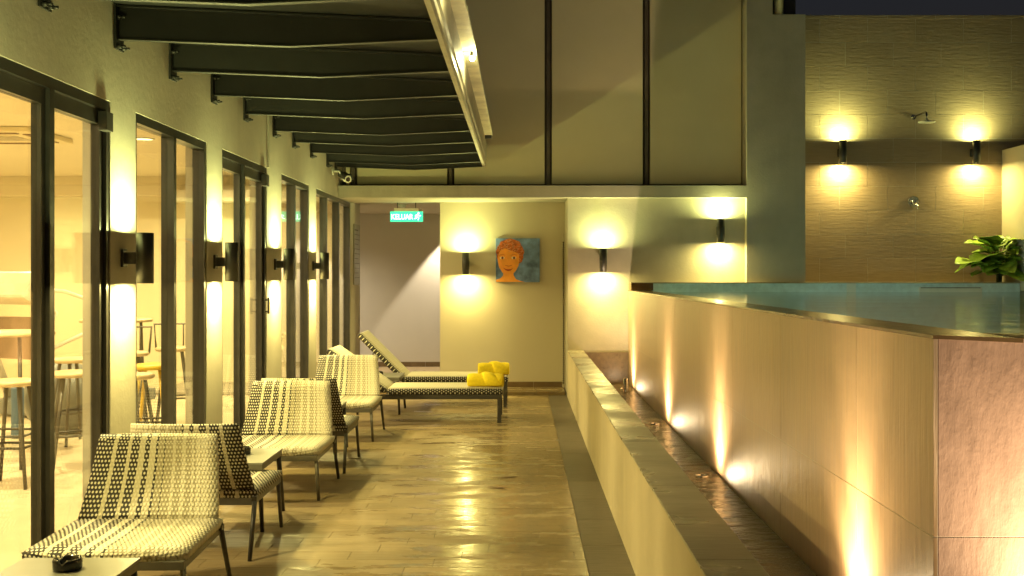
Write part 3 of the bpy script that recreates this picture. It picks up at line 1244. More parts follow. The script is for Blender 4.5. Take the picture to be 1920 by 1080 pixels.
# roof edge strips oversailing the gutter
ey = [2.2, 4.1, 6.3, 8.9, 10.4, 11.95]
for a, b_ in zip(ey, ey[1:]):
    b = BM()
    bx(b, XG1 - 0.015, -0.322 + rnd.uniform(-0.003, 0.003), a, b_ - 0.004, 3.087, 3.12)
    obj('edge_strip', b, 'roof_edge', can)
b = BM()
bx(b, XG1 + 0.001, -0.33, 11.90, 11.95, 3.05, 3.086)
obj('edge_end_cap', b, 'dark_metal', can)
fl = thing('canopy_lamp', 'small bright lamp hung under the canopy edge strip', 'lamp', (-0.345, 7.45, 3.085))
b = BM()
cone(b, (0, 0, 0), (0, 0, -0.03), 0.012, 0.016, seg=12)
obj('lamp_holder', b, 'dark_metal', fl, True)
b = BM()
bmesh.ops.create_uvsphere(b, u_segments=16, v_segments=10, radius=0.020, matrix=Matrix.Translation((0, 0, -0.046)))
for f in b.faces:
    f.smooth = True
obj('bulb', b, 'bulb', fl, True)
pd = bpy.data.lights.new('canopy_lamp_light', 'POINT')
pd.energy = 17
pd.color = (1.0, 0.92, 0.42)
pd.shadow_soft_size = 0.022
po = link(bpy.data.objects.new('canopy_lamp_light', pd))
po.parent = fl
po.location = (0.0, 0, -0.046)
po.location = (0.085, 0, -0.06)
fl['group'] = 'lamps under the canopy edge'
f2 = copy_tree(fl)  # unseen second lamp, added so the near edge strip glows longer
f2.location = (-0.345, 5.35, 3.085)
f2['label'] = 'added unseen lamp brightening the canopy edge strip, just above the picture'


# ------------------------------------------------------------------ wall sconces
def sconce(loc, side, lab, eu=19, ed=27, cu=C_UP, cd=C_DN, h=0.28):
    rz = R(90) if side == 'left' else 0
    t = thing('wall_sconce', lab, 'wall lamp', loc, rz, 'up and down wall sconces')
    d = -0.125
    r = 0.047
    b = BM()
    hh = h / 2
    lathe(b, [(r - 0.004, -hh + 0.03), (r - 0.004, -hh), (r, -hh), (r, hh), (r - 0.004, hh), (r - 0.004, hh - 0.03)], 28, (0, d, 0))
    obj('body', b, 'dark_metal', t, True)
    b = BM()
    bx(b, -0.032, 0.032, -0.016, -0.001, -0.05, 0.05, 0.004)
    bx(b, -0.022, 0.022, d + r - 0.006, -0.016, -0.033, 0.033, 0.004)
    obj('bracket', b, 'dark_metal', t, True)
    b = BM()
    cone(b, (0, d, hh - 0.012), (0, d, hh - 0.008), r - 0.0045, seg=24)
    obj('upper_lens', b, 'lens_up', t, True)
    b = BM()
    cone(b, (0, d, -hh + 0.008), (0, d, -hh + 0.012), r - 0.0045, seg=24)
    obj('lower_lens', b, 'lens_down', t, True)
    jit = rnd.uniform(0.88, 1.12)
    eu, ed = eu * jit, ed * jit
    area('upper_light', t, (0, d, hh + 0.001), (R(180), 0, 0), 0.08, eu, cu)
    area('lower_light', t, (0, d, -hh - 0.001), (0, 0, 0), 0.08, ed, cd)
    return t


names = ['beside the nearest glass door', 'between the second and third openings', 'between the third and fourth openings', 'farthest along the glass front']
for y, lab in zip((5.79, 7.53, 9.38, 11.1), names):
    sconce((XL, y, 1.59), 'left', 'dark cylinder wall lamp on the facade, %s' % lab)
sconce((XL, 4.06, 1.59), 'left', 'dark cylinder wall lamp on the facade, just outside the left picture edge')
sconce((-0.70, YP, 1.64), 'end', 'dark cylinder wall lamp left of the portrait', 15, 20)
sconce((1.0, YW, 1.67), 'end', 'dark cylinder wall lamp on the stucco wall right of the portrait', 15, 20)
sconce((2.42, YW, 2.03), 'end', 'dark cylinder wall lamp high on the stucco wall beside the pilaster', 15, 20)
sconce((4.00, YT, 3.02), 'end', 'dark cylinder wall lamp left of the shower head', 18, 24)
sconce((5.66, YT, 3.02), 'end', 'dark cylinder wall lamp right of the shower head', 18, 24)
ct = thing('corridor_downlight', 'recessed downlight in the corridor ceiling behind the painted wall', 'downlight', (-1.06, 16.2, 2.455))
b = BM()
lathe(b, [(0.08, 0.0), (0.08, -0.012), (0.065, -0.012), (0.065, 0.0)], 20)
obj('trim_ring', b, 'white_tile', ct, True)
b = BM()
cone(b, (0, 0, -0.005), (0, 0, -0.001), 0.0645, seg=20)
obj('lens', b, 'lens_room', ct, True)
spot('corridor_lamp', ct, (0, 0, -0.02), (0, 0, 0), 270, (1.0, 0.84, 0.60), 76, 0.22, 0.03)

corridor_fill = copy_tree(ct)  # unseen lamp added as fill, lifts the upper corridor wall
corridor_fill.location = (-3.5, 15.2, 2.455)
corridor_fill['label'] = 'added fill downlight in the corridor ceiling, out of sight to the left'
for ch in corridor_fill.children:
    if ch.type == 'LIGHT':
        ch.data = ch.data.copy()
        ch.data.spot_size = R(150)
        ch.data.spot_blend = 0.8
        ch.data.energy = 210
ct['group'] = corridor_fill['group'] = 'corridor downlights'

# ------------------------------------------------------------------ lounge chairs
SW = 0.69


def chair_proto():
    t = thing('lounge_chair', 'x', 'chair', (0, 0, 0), 0, 'woven lounge chairs along the glass front')
    b = BM()
    # seat: bowed front edge, rounded slab
    nx, ny = 14, 10
    top = []
    for j in range(ny + 1):
        row = []
        for i_ in range(nx + 1):
            u = i_ / nx
            v = j / ny
            x = (u - 0.5) * SW
            yy = -0.365 + v * 0.60
            yy -= (1 - v) * 0.035 * (1 - (2 * u - 1) ** 2)
            ed = min(u, 1 - u, v, 1 - v)
            zz = 0.355 - 0.018 * math.exp(-ed * 18) - 0.012 * math.sin(PI * u) * math.sin(PI * v)
            row.append(b.verts.new((x, yy, zz)))
        top.append(row)
    bot = [[b.verts.new((v.co.x * 0.985, v.co.y * 0.99, 0.300)) for v in row] for row in top]
    for j in range(ny):
        for i_ in range(nx):
            b.faces.new((top[j][i_], top[j][i_ + 1], top[j + 1][i_ + 1], top[j + 1][i_])).smooth = True
            b.faces.new((bot[j][i_], bot[j + 1][i_], bot[j + 1][i_ + 1], bot[j][i_ + 1]))
    for i_ in range(nx):
        b.faces.new((top[0][i_], bot[0][i_], bot[0][i_ + 1], top[0][i_ + 1])).smooth = True
        b.faces.new((top[ny][i_], top[ny][i_ + 1], bot[ny][i_ + 1], bot[ny][i_]))
    for j in range(ny):
        b.faces.new((top[j][0], top[j + 1][0], bot[j + 1][0], bot[j][0])).smooth = True
        b.faces.new((top[j][nx], bot[j][nx], bot[j + 1][nx], top[j + 1][nx])).smooth = True
    obj('seat', b, 'weave', t, True, uvf=lambda c, n: ((c.x / SW + 0.5) * 0.999 + (0 if abs(n.x) < 0.6 else (c.z - 0.355)), (c.y - c.z + 0.9) / 0.66))
    # backrest: tapered slab leaning back
    b = BM()
    nv = 12
    F, K = [], []
    for j in range(nv + 1):
        v = j / nv
        w = 0.655 * (1 - v) + 0.56 * v
        yb = 0.175 + 0.155 * v + 0.02 * math.sin(PI * v)
        zb = 0.335 + 0.375 * v
        fr, bk = [], []
        for i_ in range(nx + 1):
            u = i_ / nx
            cx = (u - 0.5) * w
            curve = 0.025 * (1 - (2 * u - 1) ** 2)
            rd = 0.012 if (j == nv or i_ in (0, nx)) else 0.0
            fr.append(b.verts.new((cx, yb + curve - 0.0 + rd, zb - (0.006 if j == nv else 0))))
            bk.append(b.verts.new((cx, yb + curve + 0.052 - rd, zb + 0.016 - (0.006 if j == nv else 0))))
        F.append(fr)
        K.append(bk)
    for j in range(nv):
        for i_ in range(nx):
            b.faces.new((F[j][i_], F[j][i_ + 1], F[j + 1][i_ + 1], F[j + 1][i_])).smooth = True
            b.faces.new((K[j][i_], K[j + 1][i_], K[j + 1][i_ + 1], K[j][i_ + 1])).smooth = True
    for i_ in range(nx):
        b.faces.new((F[nv][i_], F[nv][i_ + 1], K[nv][i_ + 1], K[nv][i_])).smooth = True
        b.faces.new((F[0][i_], K[0][i_], K[0][i_ + 1], F[0][i_ + 1]))
    for j in range(nv):
        b.faces.new((F[j][0], F[j + 1][0], K[j + 1][0], K[j][0])).smooth = True
        b.faces.new((F[j][nx], K[j][nx], K[j + 1][nx], F[j + 1][nx])).smooth = True

    def buv(c, n):
        v = (c.z - 0.335) / 0.375
        w = 0.655 * (1 - v) + 0.56 * v
        return (max(0.001, min(0.999, c.x / w + 0.5)), (c.z + (c.y * 0.6 if abs(n.z) > 0.6 else 0)) / 0.66 * 1.12)
    obj('backrest', b, 'weave', t, True, uvf=buv)
    # frame ring
    b = BM()
    bx(b, -SW / 2 + 0.012, SW / 2 - 0.012, -0.388, -0.355, 0.262, 0.2995, 0.003)
    bx(b, -SW / 2 + 0.012, SW / 2 - 0.012, 0.205, 0.235, 0.262, 0.2995, 0.003)
    for s in (-1, 1):
        x0 = s * (SW / 2 - 0.012)
        bx(b, min(x0, x0 - s * 0.025), max(x0, x0 - s * 0.025), -0.3545, 0.2045, 0.263, 0.2985, 0.003)
    obj('seat_frame', b, 'chair_frame', t, True)
    for s in (-1, 1):
        b = BM()
        tube(b, [(s * (SW / 2 - 0.025), -0.355, 0.30), (s * (SW / 2 - 0.005), -0.368, 0.0)], [0.0135, 0.011], 8)
        obj('leg', b, 'chair_frame', t, True)
        b = BM()
        tube(b, [(s * (SW / 2 - 0.012), 0.215, 0.315), (s * (SW / 2 - 0.002), 0.375, 0.0)], [0.0145, 0.011], 8)
        bx(b, s * (SW / 2 - 0.012) - 0.014, s * (SW / 2 - 0.012) + 0.014, 0.195, 0.245, 0.285, 0.31, 0.004)
        obj('leg', b, 'chair_leg', t, True)
    return t


chair0 = chair_proto()
CH = [(-1.755, 4.745, 2, 'black and cream woven lounge chair in front, facing the camera'),
      (-1.760, 5.84, 180, 'woven lounge chair turned away, back to back with the front chair'),
      (-1.680, 7.305, 0, 'woven lounge chair facing the camera behind the middle side table'),
      (-1.670, 8.235, 180, 'woven lounge chair turned away, back to back with the middle chair'),
      (-1.665, 9.745, 0, 'woven lounge chair facing the camera, farthest, in front of the loungers')]
for k, (x, y, a, lab) in enumerate(CH):
    c = chair0 if k == 0 else copy_tree(chair0)
    c.location = (x, y, 0)
    c.rotation_euler = (0, 0, R(a))
    c['label'] = lab


# ------------------------------------------------------------------ side tables and ashtrays
def table_proto():
    t = thing('side_table', 'x', 'table', (0, 0, 0), 0, 'low side tables between the chairs')
    b = BM()
    bx(b, -0.225, 0.225, -0.26, 0.26, 0.388, 0.40, 0.002)
    obj('table_top', b, 'table_top', t, True)
    b = BM()
    for s in (-1, 1):
        bx(b, -0.22, 0.22, s * 0.25 - 0.008, s * 0.25 + 0.008, 0.355, 0.3875)
        bx(b, s * 0.212 - 0.008, s * 0.212 + 0.008, -0.2415, 0.2415, 0.3555, 0.387)
    obj('apron', b, 'chair_frame', t, True)
    for sx in (-1, 1):
        for sy in (-1, 1):
            b = BM()
            tube(b, [(sx * 0.20, sy * 0.235, 0.386), (sx * 0.225, sy * 0.27, 0.0)], [0.017, 0.012], 8)
            obj('leg', b, 'chair_leg', t, True)
    return t


tb = table_proto()
TB = [(-1.70, 3.80, 'low grey side table in the near left corner with a black ashtray'),
      (-1.73, 6.36, 'low grey side table between the second and third woven chairs'),
      (-1.73, 8.80, 'low grey side table between the fourth woven chair and the farthest one'),
      (-1.52, 11.45, 'low grey side table between the two sun loungers')]
for k, (x, y, lab) in enumerate(TB):
    c = tb if k == 0 else copy_tree(tb)
    c.location = (x, y, 0)
    c['label'] = lab


def ashtray_proto():
    b = BM()
    lathe(b, [(0.0, 0.0), (0.047, 0.0), (0.052, 0.006), (0.053, 0.036), (0.050, 0.042), (0.043, 0.042), (0.038, 0.034), (0.036, 0.012), (0.0, 0.010)], 30)
    for v in b.verts:
        a = math.atan2(v.co.y, v.co.x)
        if v.co.z > 0.033:
            for k in range(3):
                da = (a - 0.6 - k * 2 * PI / 3 + PI) % (2 * PI) - PI
                if abs(da) < 0.2:
                    v.co.z -= 0.012
    return b


me = mesh_of(ashtray_proto(), 'ashtray', 'ashtray_black')
for x, y, lab in [(-1.69, 3.90, 'black round ashtray on the near left side table'),
                  (-1.705, 6.40, 'black round ashtray on the side table behind the second chair'),
                  (-1.55, 11.40, 'black round ashtray on the table between the loungers')]:
    o = link(bpy.data.objects.new('ashtray', me))
    o.location = (x, y, 0.4005)
    tag(o, lab, 'ashtray', 'black ashtrays on side tables')


# ------------------------------------------------------------------ sun loungers
def slab(bm, x0, x1, w, z0, z1, r=0.02):
    bx(bm, x0, x1, -w / 2, w / 2, z0, z1, r)
    for f in bm.faces:
        f.smooth = True


def lounger(loc, ang, lab):
    """local x runs from the hinge (0) to the foot end (1.16); the head rest rises at -x"""
    t = thing('sun_lounger', lab, 'sun lounger', loc, 0, 'woven sun loungers at the far end')
    W = 0.66
    b = BM()
    slab(b, 0.02, 1.19, W, 0.285, 0.345)

    def uv1(c, n):
        return (max(0.001, min(0.999, (c.y / W + 0.5) + (c.z - 0.345) * 1.2 + (0.10 if n.y > -0.5 else 0.05))), c.x / 0.9)
    obj('seat_panel', b, 'weave_lounger', t, True, uvf=uv1)
    b = BM()
    slab(b, -0.72, 0.0, W, 0.29, 0.345)

    def uv2(c, n):
        return (max(0.001, min(0.999, (c.y / W + 0.5) + 0.10 * (1 if n.y > -0.5 and n.z > -0.5 else 0))), c.x / 0.9)
    me_ = mesh_of(b, 'head_rest', 'weave_lounger', uv2)
    h = link(bpy.data.objects.new('head_rest', me_))
    h.parent = t
    M = Matrix.Translation((0.0, 0, 0.31)) @ Matrix.Rotation(ang, 4, 'Y') @ Matrix.Translation((0, 0, -0.31))
    h.matrix_local = M
    b = BM()
    for s in (-1, 1):
        bx(b, -0.66, 1.18, s * (W / 2 - 0.03) - 0.018, s * (W / 2 - 0.03) + 0.018, 0.236, 0.284, 0.003)
    bx(b, 1.145, 1.18, -W / 2 + 0.048, W / 2 - 0.048, 0.237, 0.283)
    bx(b, -0.66, -0.625, -W / 2 + 0.048, W / 2 - 0.048, 0.237, 0.283)
    bx(b, 0.0, 0.03, -W / 2 + 0.048, W / 2 - 0.048, 0.237, 0.283)
    obj('frame', b, 'chair_leg', t, True)
    for x in (-0.62, 1.155):
        for s in (-1, 1):
            b = BM()
            bx(b, x - 0.02, x + 0.02, s * (W / 2 - 0.032) - 0.014, s * (W / 2 - 0.032) + 0.014, 0.0, 0.2355, 0.002)
            obj('leg', b, 'chair_leg', t, True)
    b = BM()
    for s in (-1, 1):
        p = M @ Vector((-0.45, s * 0.27, 0.28))
        tube(b, [p, (-0.42, s * 0.27, 0.262)], 0.010, 6)
    obj('back_support', b, 'chair_leg', t, True)
    return t


lounger((-1.37, 10.88, 0), R(35), 'nearer woven sun lounger with its head rest raised a little')
lounger((-1.33, 12.12, 0), R(45), 'farther woven sun lounger with its head rest raised steeply')


def towel(loc, rz, lab, ln=0.36, r=0.070):
    t = thing('rolled_towel', lab, 'towel', loc, rz, 'rolled towels on the loungers')
    g = random.Random(hash(lab) % 1000 if False else len(lab))
    b = BM()
    seg, nl = 28, 16
    rings = []
    for j in range(nl + 1):
        s = j / nl
        x = (s - 0.5) * ln
        e = min(s, 1 - s)
        rr = r * (0.90 + 0.10 * min(1, e * 9)) * (1 + 0.05 * math.sin(s * 7 + 1))
        ring = []
        for k in range(seg):
            a = 2 * PI * k / seg
            q = rr * (1 + 0.03 * math.sin(3 * a + 5 * s) + 0.02 * math.sin(5 * a))
            zz = q * math.sin(a)
            ring.append(b.verts.new((x, q * math.cos(a) * 1.06, max(-r * 0.9, zz) + r * 0.9)))
        rings.append(ring)
    for p, q in zip(rings, rings[1:]):
        for k in range(seg):
            b.faces.new((p[k], p[(k + 1) % seg], q[(k + 1) % seg], q[k])).smooth = True
    # spiral end: rings stepping in
    for ring, s in ((rings[0], -1), (rings[-1], 1)):
        prev = ring
        cx = sum((v.co for v in ring), Vector()) / seg
        for step, (f, dx) in enumerate([(0.86, 0.006), (0.78, -0.012), (0.62, -0.002), (0.54, -0.014), (0.38, -0.004), (0.28, -0.016)]):
            nr = [b.verts.new(Vector((ring[0].co.x + s * dx, cx.y + (v.co.y - cx.y) * f, cx.z + (v.co.z - cx.z) * f))) for v in ring]
            for k in range(seg):
                b.faces.new((prev[k], prev[(k + 1) % seg], nr[(k + 1) % seg], nr[k])).smooth = True
            prev = nr
        b.faces.new(prev)
    obj('roll', b, 'towel_yellow', t, True)
    # the folded corner wrapped diagonally over the roll
    b = BM()
    nu, nv = 32, 14
    g1, g2 = [], []
    for i_ in range(nu + 1):
        th = R(-38) + (R(215) - R(-38)) * i_ / nu
        ra, rb = [], []
        for j in range(nv + 1):
            v = j / nv
            w = 0.155 * (1 - 0.45 * i_ / nu)
            x = -0.10 + 0.17 * (i_ / nu) + (v - 0.5) * w
            bulge = r * (1.04 + 0.24 * math.sin(PI * v) ** 0.6 * (0.6 + 0.4 * math.sin(PI * i_ / nu)))
            ra.append(b.verts.new((-x, -bulge * math.cos(th) * 1.06, bulge * math.sin(th) + r * 0.9)))
        g1.append(ra)
    for i_ in range(nu):
        for j in range(nv):
            b.faces.new((g1[i_][j], g1[i_ + 1][j], g1[i_ + 1][j + 1], g1[i_][j + 1])).smooth = True
    for v in b.verts:
        v.co.z = max(v.co.z, 0.003)
    f_ = obj('wrapped_corner', b, 'towel_yellow', t, True)
    md = f_.modifiers.new('thick', 'SOLIDIFY')
    md.thickness = 0.010
    md.offset = -1
    return t


towel((-0.36, 10.78, 0.345), R(-7), 'yellow rolled towel on the foot of the nearer lounger')
towel((-0.31, 12.05, 0.345), R(5), 'yellow rolled towel on the foot of the farther lounger', 0.35, 0.072)

# ------------------------------------------------------------------ portrait
pa = thing('portrait_painting', 'square canvas portrait of a smiling curly haired child on blue', 'painting', (-0.036, YP, 1.67))
PS = 0.565
x0p, z0p = -0.036 - PS / 2, 1.682 - PS / 2
b = BM()
bx(b, x0p, x0p + PS, YP - 0.035, YP - 0.001, z0p, z0p + PS, 0.003)
obj('canvas', b, 'canvas_blue', pa)


def paint(name, poly, layer, mat, parent=pa):
    b = BM()
    yy = YP - 0.0352 - layer * 0.0007
    pts = []
    for (u, v) in poly:
        pts.append((x0p + min(max(u, 0.004), 0.996) * PS, z0p + min(max(v, 0.004), 0.996) * PS))
    A = [b.verts.new((p[0], yy, p[1])) for p in pts]
    Bk = [b.verts.new((p[0], yy + 0.0006, p[1])) for p in pts]
    n = len(pts)
    b.faces.new(A)
    b.faces.new(list(reversed(Bk)))
    for i_ in range(n):
        b.faces.new((A[i_], Bk[i_], Bk[(i_ + 1) % n], A[(i_ + 1) % n]))
    return obj(name, b, mat, parent)


def ell(cx, cz, rx, rz, n=28, wob=0.0, ph=0.0, a0=0, a1=2 * PI):
    out = []
    full = abs(a1 - a0 - 2 * PI) < 1e-6
    for k in range(n if full else n + 1):
        a = a0 + (a1 - a0) * k / n
        q = 1 + wob * math.sin(9 * a + ph) + wob * 0.6 * math.sin(17 * a + 2 * ph)
        out.append((cx + rx * q * math.cos(a), cz + rz * q * math.sin(a)))
    return out


paint('shoulders', [(0.005, 0.005), (0.005, 0.055), (0.10, 0.085), (0.165, 0.15), (0.17, 0.24), (0.40, 0.24), (0.41, 0.15), (0.46, 0.07), (0.56, 0.03), (0.66, 0.005)], 1, 'paint_skin')
paint('hair_mass', ell(0.325, 0.66, 0.315, 0.335, 60, 0.03), 1.5, 'paint_hair')
paint('neck_shade', [(0.18, 0.20), (0.29, 0.155), (0.40, 0.20), (0.40, 0.24), (0.18, 0.24)], 1.8, 'paint_skin_dark')
face = [(0.05, 0.60), (0.045, 0.48), (0.075, 0.34), (0.15, 0.22), (0.235, 0.155), (0.30, 0.145), (0.365, 0.165), (0.455, 0.26), (0.52, 0.38), (0.535, 0.52), (0.525, 0.64), (0.42, 0.70), (0.30, 0.735), (0.20, 0.77), (0.10, 0.72)]
paint('face', face, 2.2, 'paint_skin')
cb = BM()
g = random.Random(3)
for k in range(150):
    a = g.uniform(0, 2 * PI)
    q = math.sqrt(g.uniform(0.0, 1))
    u, v = 0.325 + 0.30 * q * math.cos(a), 0.67 + 0.315 * q * math.sin(a)
    if 0.07 < u < 0.53 and v < 0.70 + 0.05 * math.sin(u * 12):
        continue
    if u < 0.012 or v > 0.985 or v < 0.30:
        continue
    rr = g.uniform(0.012, 0.032)
    s0 = g.uniform(0, 2 * PI)
    pts = []
    for s_ in range(7):
        t_ = s0 + s_ * 0.5
        pts.append((x0p + max(0.006, u + rr * math.cos(t_)) * PS, YP - 0.0373, z0p + min(0.994, v + rr * 0.7 * math.sin(t_)) * PS))
    tube(cb, pts, 0.0019, 4)
obj('hair_curls', cb, 'paint_curl', pa)
for cx in (0.145, 0.41):
    paint('eye', ell(cx, 0.555, 0.055, 0.030, 20), 3.0, 'paint_white')
    paint('iris', ell(cx + 0.006, 0.553, 0.027, 0.030, 18), 3.7, 'paint_iris')
    paint('eyebrow', [(cx - 0.07, 0.605), (cx, 0.628), (cx + 0.075, 0.61), (cx + 0.07, 0.622), (cx, 0.642), (cx - 0.07, 0.618)], 3.0, 'paint_skin_dark')
paint('nose_shade', [(0.21, 0.375), (0.29, 0.355), (0.37, 0.375), (0.36, 0.39), (0.29, 0.375), (0.22, 0.39)], 3.0, 'paint_skin_dark')
paint('mouth', [(0.165, 0.335), (0.22, 0.275), (0.28, 0.250), (0.34, 0.265), (0.395, 0.325), (0.34, 0.300), (0.28, 0.296), (0.22, 0.305)], 3.0, 'paint_lip')

# ------------------------------------------------------------------ exit sign
es = thing('exit_sign', 'glowing green exit sign with white letters and running figure', 'sign', (-1.50, 13.75, 2.455))
b = BM()
bx(b, -0.215, 0.215, 0.0, 0.02, -0.262, -0.127, 0.003)
obj('sign_box', b, 'sign_green', es, True)
b = BM()
bx(b, -0.16, 0.16, -0.02, 0.04, -0.126, -0.085, 0.004)
obj('ballast_box', b, 'white_tile', es, True)
b = BM()
for s in (-0.12, 0.12):
    cone(b, (s, 0.01, -0.085), (s, 0.01, -0.001), 0.005, seg=8)
obj('hanger', b, 'dark_metal', es, True)
cu = bpy.data.curves.new('exit_text', 'FONT')
cu.body = 'KELUAR'
cu.size = 0.098
cu.extrude = 0.0012
cu.align_x = 'LEFT'
cu.resolution_u = 3
tmp = bpy.data.objects.new('tmp_text', cu)
link(tmp)
dg = bpy.context.evaluated_depsgraph_get()
tme = bpy.data.meshes.new_from_object(tmp.evaluated_get(dg))
bpy.data.objects.remove(tmp)
tme.materials.clear()
tme.materials.append(MATS['sign_white'])
to = link(bpy.data.objects.new('lettering', tme))
to.parent = es
to.rotation_euler = (R(90), 0, 0)
to.location = (-0.205, -0.0018, -0.230)
xs = [v.co.x for v in tme.vertices]
to.scale = (0.285 / (max(xs) - min(xs)), 1, 1)
b = BM()
o3 = lambda pts, r: tube(b, [(0.148 + p[0], -0.003, -0.195 + p[1]) for p in pts], r, 6)
bmesh.ops.create_uvsphere(b, u_segments=10, v_segments=6, radius=0.011, matrix=Matrix.Translation((0.158, -0.003, -0.150)))
o3([(0.005, 0.030), (-0.008, 0.0)], 0.009)
o3([(-0.008, 0.0), (0.014, -0.018), (0.004, -0.045)], 0.0065)
o3([(-0.008, 0.0), (-0.022, -0.022), (-0.045, -0.026)], 0.0065)
o3([(0.004, 0.026), (0.026, 0.008), (0.040, 0.018)], 0.0055)
o3([(0.002, 0.028), (-0.022, 0.020), (-0.034, 0.002)], 0.0055)
for v in b.verts:
    v.co.y = -0.0025 + (v.co.y + 0.003) * 0.15
obj('running_figure', b, 'sign_white', es, True)

# notice on the facade end
nb = thing('notice_board', 'tall grey notice with lines of text on the wall beside the corridor', 'notice', (XL, 14.02, 1.77))
b = BM()
bx(b, XL + 0.001, XL + 0.012, 13.78, 14.28, 1.36, 2.17, 0.002)
n_ = obj('panel', b, 'notice_grey', nb)
for k in range(11):
    b = BM()
    wdt = 0.42 if k % 3 else 0.30
    zz = 2.10 - k * 0.064
    bx(b, XL + 0.0125, XL + 0.0132, 13.82, 13.82 + wdt, zz - (0.018 if k == 0 else 0.009), zz)
    obj('text_line', b, 'notice_ink', nb)

# security camera
sc_ = thing('security_camera', 'small white security camera under the last canopy beam', 'camera', (XL, 12.3, 2.72))
b = BM()
cone(b, (XL + 0.001, 12.25, 2.71), (XL + 0.02, 12.25, 2.71), 0.045, seg=16)
tube(b, [(XL + 0.02, 12.25, 2.71), (XL + 0.08, 12.25, 2.71), (XL + 0.10, 12.25, 2.675)], 0.014, 8)
obj('mount', b, 'camera_shell', sc_)
hb = BM()
cone(hb, (0, 0, 0), (0, -0.19, 0), 0.042, 0.045, seg=20)
me_ = mesh_of(hb, 'housing', 'camera_shell')
ho = link(bpy.data.objects.new('housing', me_))
ho.parent = sc_
MM = Matrix.Translation(Vector((0.115, 0.0, -0.07))) @ Matrix.Rotation(R(28), 4, 'Z') @ Matrix.Rotation(R(14), 4, 'X')
ho.matrix_local = MM
b = BM()
prism(b, [(-0.055, 0.0), (-0.055, 0.03), (-0.03, 0.056), (0.03, 0.056), (0.055, 0.03), (0.055, 0.0), (0.048, 0.0), (0.048, 0.026), (0.026, 0.048), (-0.026, 0.048), (-0.048, 0.026), (-0.048, 0.0)], 'y', -0.23, 0.02)
hood = obj('hood', b, 'dark_metal', sc_, True)
hood.matrix_local = MM
b = BM()
cone(b, (0, -0.1905, 0), (0, -0.197, 0), 0.026, seg=18)
ln_ = obj('lens', b, 'ashtray_black', sc_, True)
ln_.matrix_local = MM

# shower fittings
sh = thing('rain_shower', 'chrome shower head on a bent arm between the two wall lamps', 'shower', (4.92, YT, 3.47))
b = BM()
cone(b, (4.92, YT - 0.014, 3.47), (4.92, YT - 0.003, 3.47), 0.032, seg=18)
obj('wall_flange', b, 'steel', sh)
b = BM()
tube(b, [(4.92, YT - 0.01, 3.47), (4.92, YT - 0.40, 3.47), (4.92, YT - 0.425, 3.46), (4.92, YT - 0.435, 3.43), (4.92, YT - 0.435, 3.385)], 0.011, 10)
obj('arm', b, 'steel', sh)
b = BM()
lathe(b, [(0.012, 3.385), (0.02, 3.37), (0.03, 3.36), (0.098, 3.352), (0.10, 3.345), (0.098, 3.338), (0.0, 3.338)], 28, (4.92, YT - 0.435, 0))
obj('rain_head', b, 'camera_shell', sh)
va = thing('shower_valve', 'round chrome shower valve with lever on the tiled wall', 'valve', (4.92, YT, 2.41))
b = BM()
cone(b, (4.92, YT - 0.016, 2.41), (4.92, YT - 0.002, 2.41), 0.070, seg=24)
obj('plate', b, 'steel', va)
b = BM()
cone(b, (4.92, YT - 0.075, 2.41), (4.92, YT - 0.016, 2.41), 0.034, 0.040, seg=20)
obj('knob', b, 'steel', va)
b = BM()
tube(b, [(4.92, YT - 0.07, 2.41), (4.935, YT - 0.10, 2.36), (4.94, YT - 0.11, 2.31)], [0.012, 0.010, 0.008], 8)
obj('lever', b, 'steel', va)

# ------------------------------------------------------------------ plant
pt = thing('leafy_plant', 'broad leaved green plant at the right end of the pool', 'plant', (5.86, 12.80, 1.404))

def leaf_mesh(seed, ln, wd, droop):
    g = random.Random(seed)
    b = BM()
    nl, nw = 12, 6
    grid = []
    for i_ in range(nl + 1):
        s = i_ / nl
        hw = wd * (math.sin(PI * min(1, s ** 0.75)) ** 0.8) * (1 + 0.08 * math.sin(s * 17 + seed)) + 0.002
        row = []
        for j in range(nw + 1):
            v = j / nw * 2 - 1
            x = s * ln
            yv = v * hw
            zz = -droop * s * s * ln + 0.22 * abs(v) * hw + 0.012 * math.sin(s * 14 + v * 3 + seed)
            row.append(b.verts.new((x, yv, zz)))
        grid.append(row)
    for i_ in range(nl):
        for j in range(nw):
            b.faces.new((grid[i_][j], grid[i_ + 1][j], grid[i_ + 1][j + 1], grid[i_][j + 1])).smooth = True
    return mesh_of(b, 'leaf', 'leaf_green')


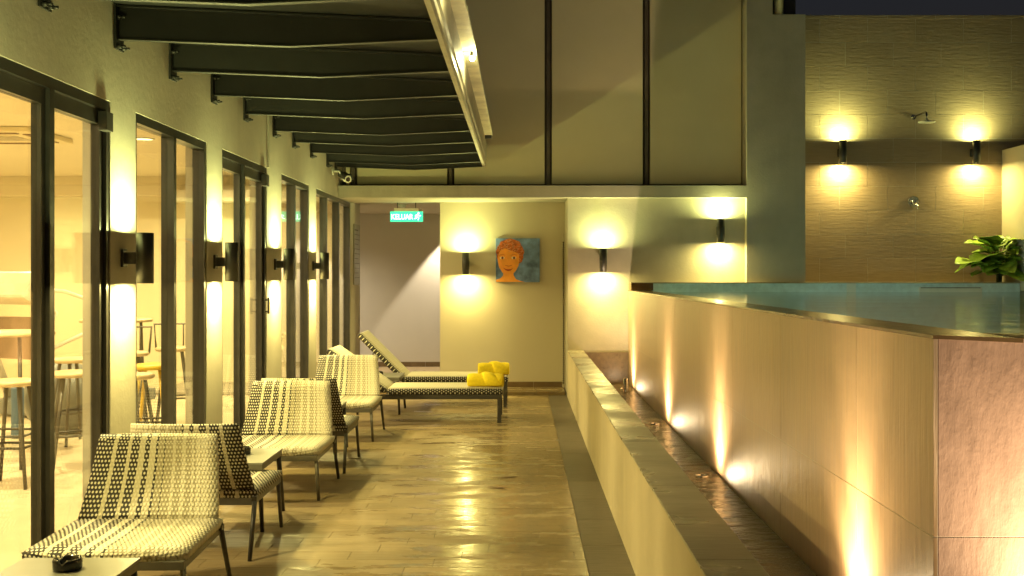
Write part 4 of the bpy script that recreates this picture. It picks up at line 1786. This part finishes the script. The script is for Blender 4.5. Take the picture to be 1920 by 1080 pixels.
LM = [leaf_mesh(k, 0.38 + 0.03 * k, 0.165 + 0.015 * k, 0.25 + 0.12 * k) for k in range(3)]
LV = [(-170, 30, 0.42, 0), (-150, 5, 0.34, 1), (175, -8, 0.28, 2), (-110, 25, 0.46, 1), (-80, 10, 0.40, 0), (-60, 38, 0.50, 2),
      (-30, 20, 0.42, 1), (-10, 48, 0.46, 0), (10, 12, 0.34, 2), (45, 30, 0.46, 1), (80, 50, 0.52, 0), (120, 42, 0.50, 2),
      (150, 25, 0.38, 1), (-125, -12, 0.26, 0), (-45, -10, 0.27, 1), (-95, -20, 0.22, 2), (20, -5, 0.28, 0), (-140, 45, 0.48, 2)]
LV += [(-160, 6, 0.10, 0), (-120, 2, 0.13, 1), (-90, 0, 0.10, 2), (-60, 4, 0.14, 1), (-25, 5, 0.10, 0), (-140, 12, 0.20, 2), (-75, 14, 0.22, 0), (-105, 20, 0.32, 1), (-50, 20, 0.33, 2), (-172, 12, 0.22, 1)]
LV += [(rnd.uniform(-180, 180), rnd.uniform(-15, 40), rnd.uniform(0.12, 0.48), rnd.randrange(3)) for _ in range(10)]
for k, (a, el, hh, mk) in enumerate(LV):
    ar, er = R(a), R(el)
    hh = hh * 0.78 + 0.05
    base = Vector((0.09 * math.cos(ar) + (rnd.uniform(-0.20, 0.16) if k > 17 else 0), 0.03 * math.sin(ar), hh))
    b = BM()
    tube(b, [(0.02 * math.cos(ar), 0.02 * math.sin(ar), 0.0), (0.03 * math.cos(ar), 0.015 * math.sin(ar), hh * 0.6), base], [0.012, 0.009, 0.006], 6)
    obj('stem', b, 'stem_green', pt, True)
    o = link(bpy.data.objects.new('leaf', LM[mk]))
    o.parent = pt
    o.location = base
    o.rotation_euler = (R(rnd.uniform(-25, 25)), -er, ar)
    if math.sin(ar) < 0.2 and er < 0.1:
        o.rotation_euler.y = -0.12
    s_ = 0.75 if abs(math.sin(ar)) > 0.6 else 0.95
    if math.sin(ar) > 0.3:
        s_ = 0.55
    o.scale = (s_, s_, s_)


# ------------------------------------------------------------------ fallen leaves on the wet deck
for x, y, a, lab in [(-0.10, 7.72, 12, 'dry brown leaf lying flat on the wet deck, the farther one'), (-0.17, 7.35, -20, 'dry brown leaf lying on the wet deck, the nearer one')]:
    b = BM()
    prof = [(-0.07, 0.0), (-0.03, 0.016), (0.01, 0.020), (0.05, 0.010), (0.075, 0.0), (0.05, -0.010), (0.01, -0.018), (-0.03, -0.014)]
    prism(b, prof, 'z', 0.0, 0.0016)
    for v in b.verts:
        v.co.z += 0.004 * math.sin(v.co.x * 30) ** 2
    o = obj('fallen_leaf', b, 'machine_brown')
    o.location = (x, y, 0.0015)
    o.rotation_euler = (0, 0, R(a))
    tag(o, lab, 'leaf', 'fallen leaves on the deck')
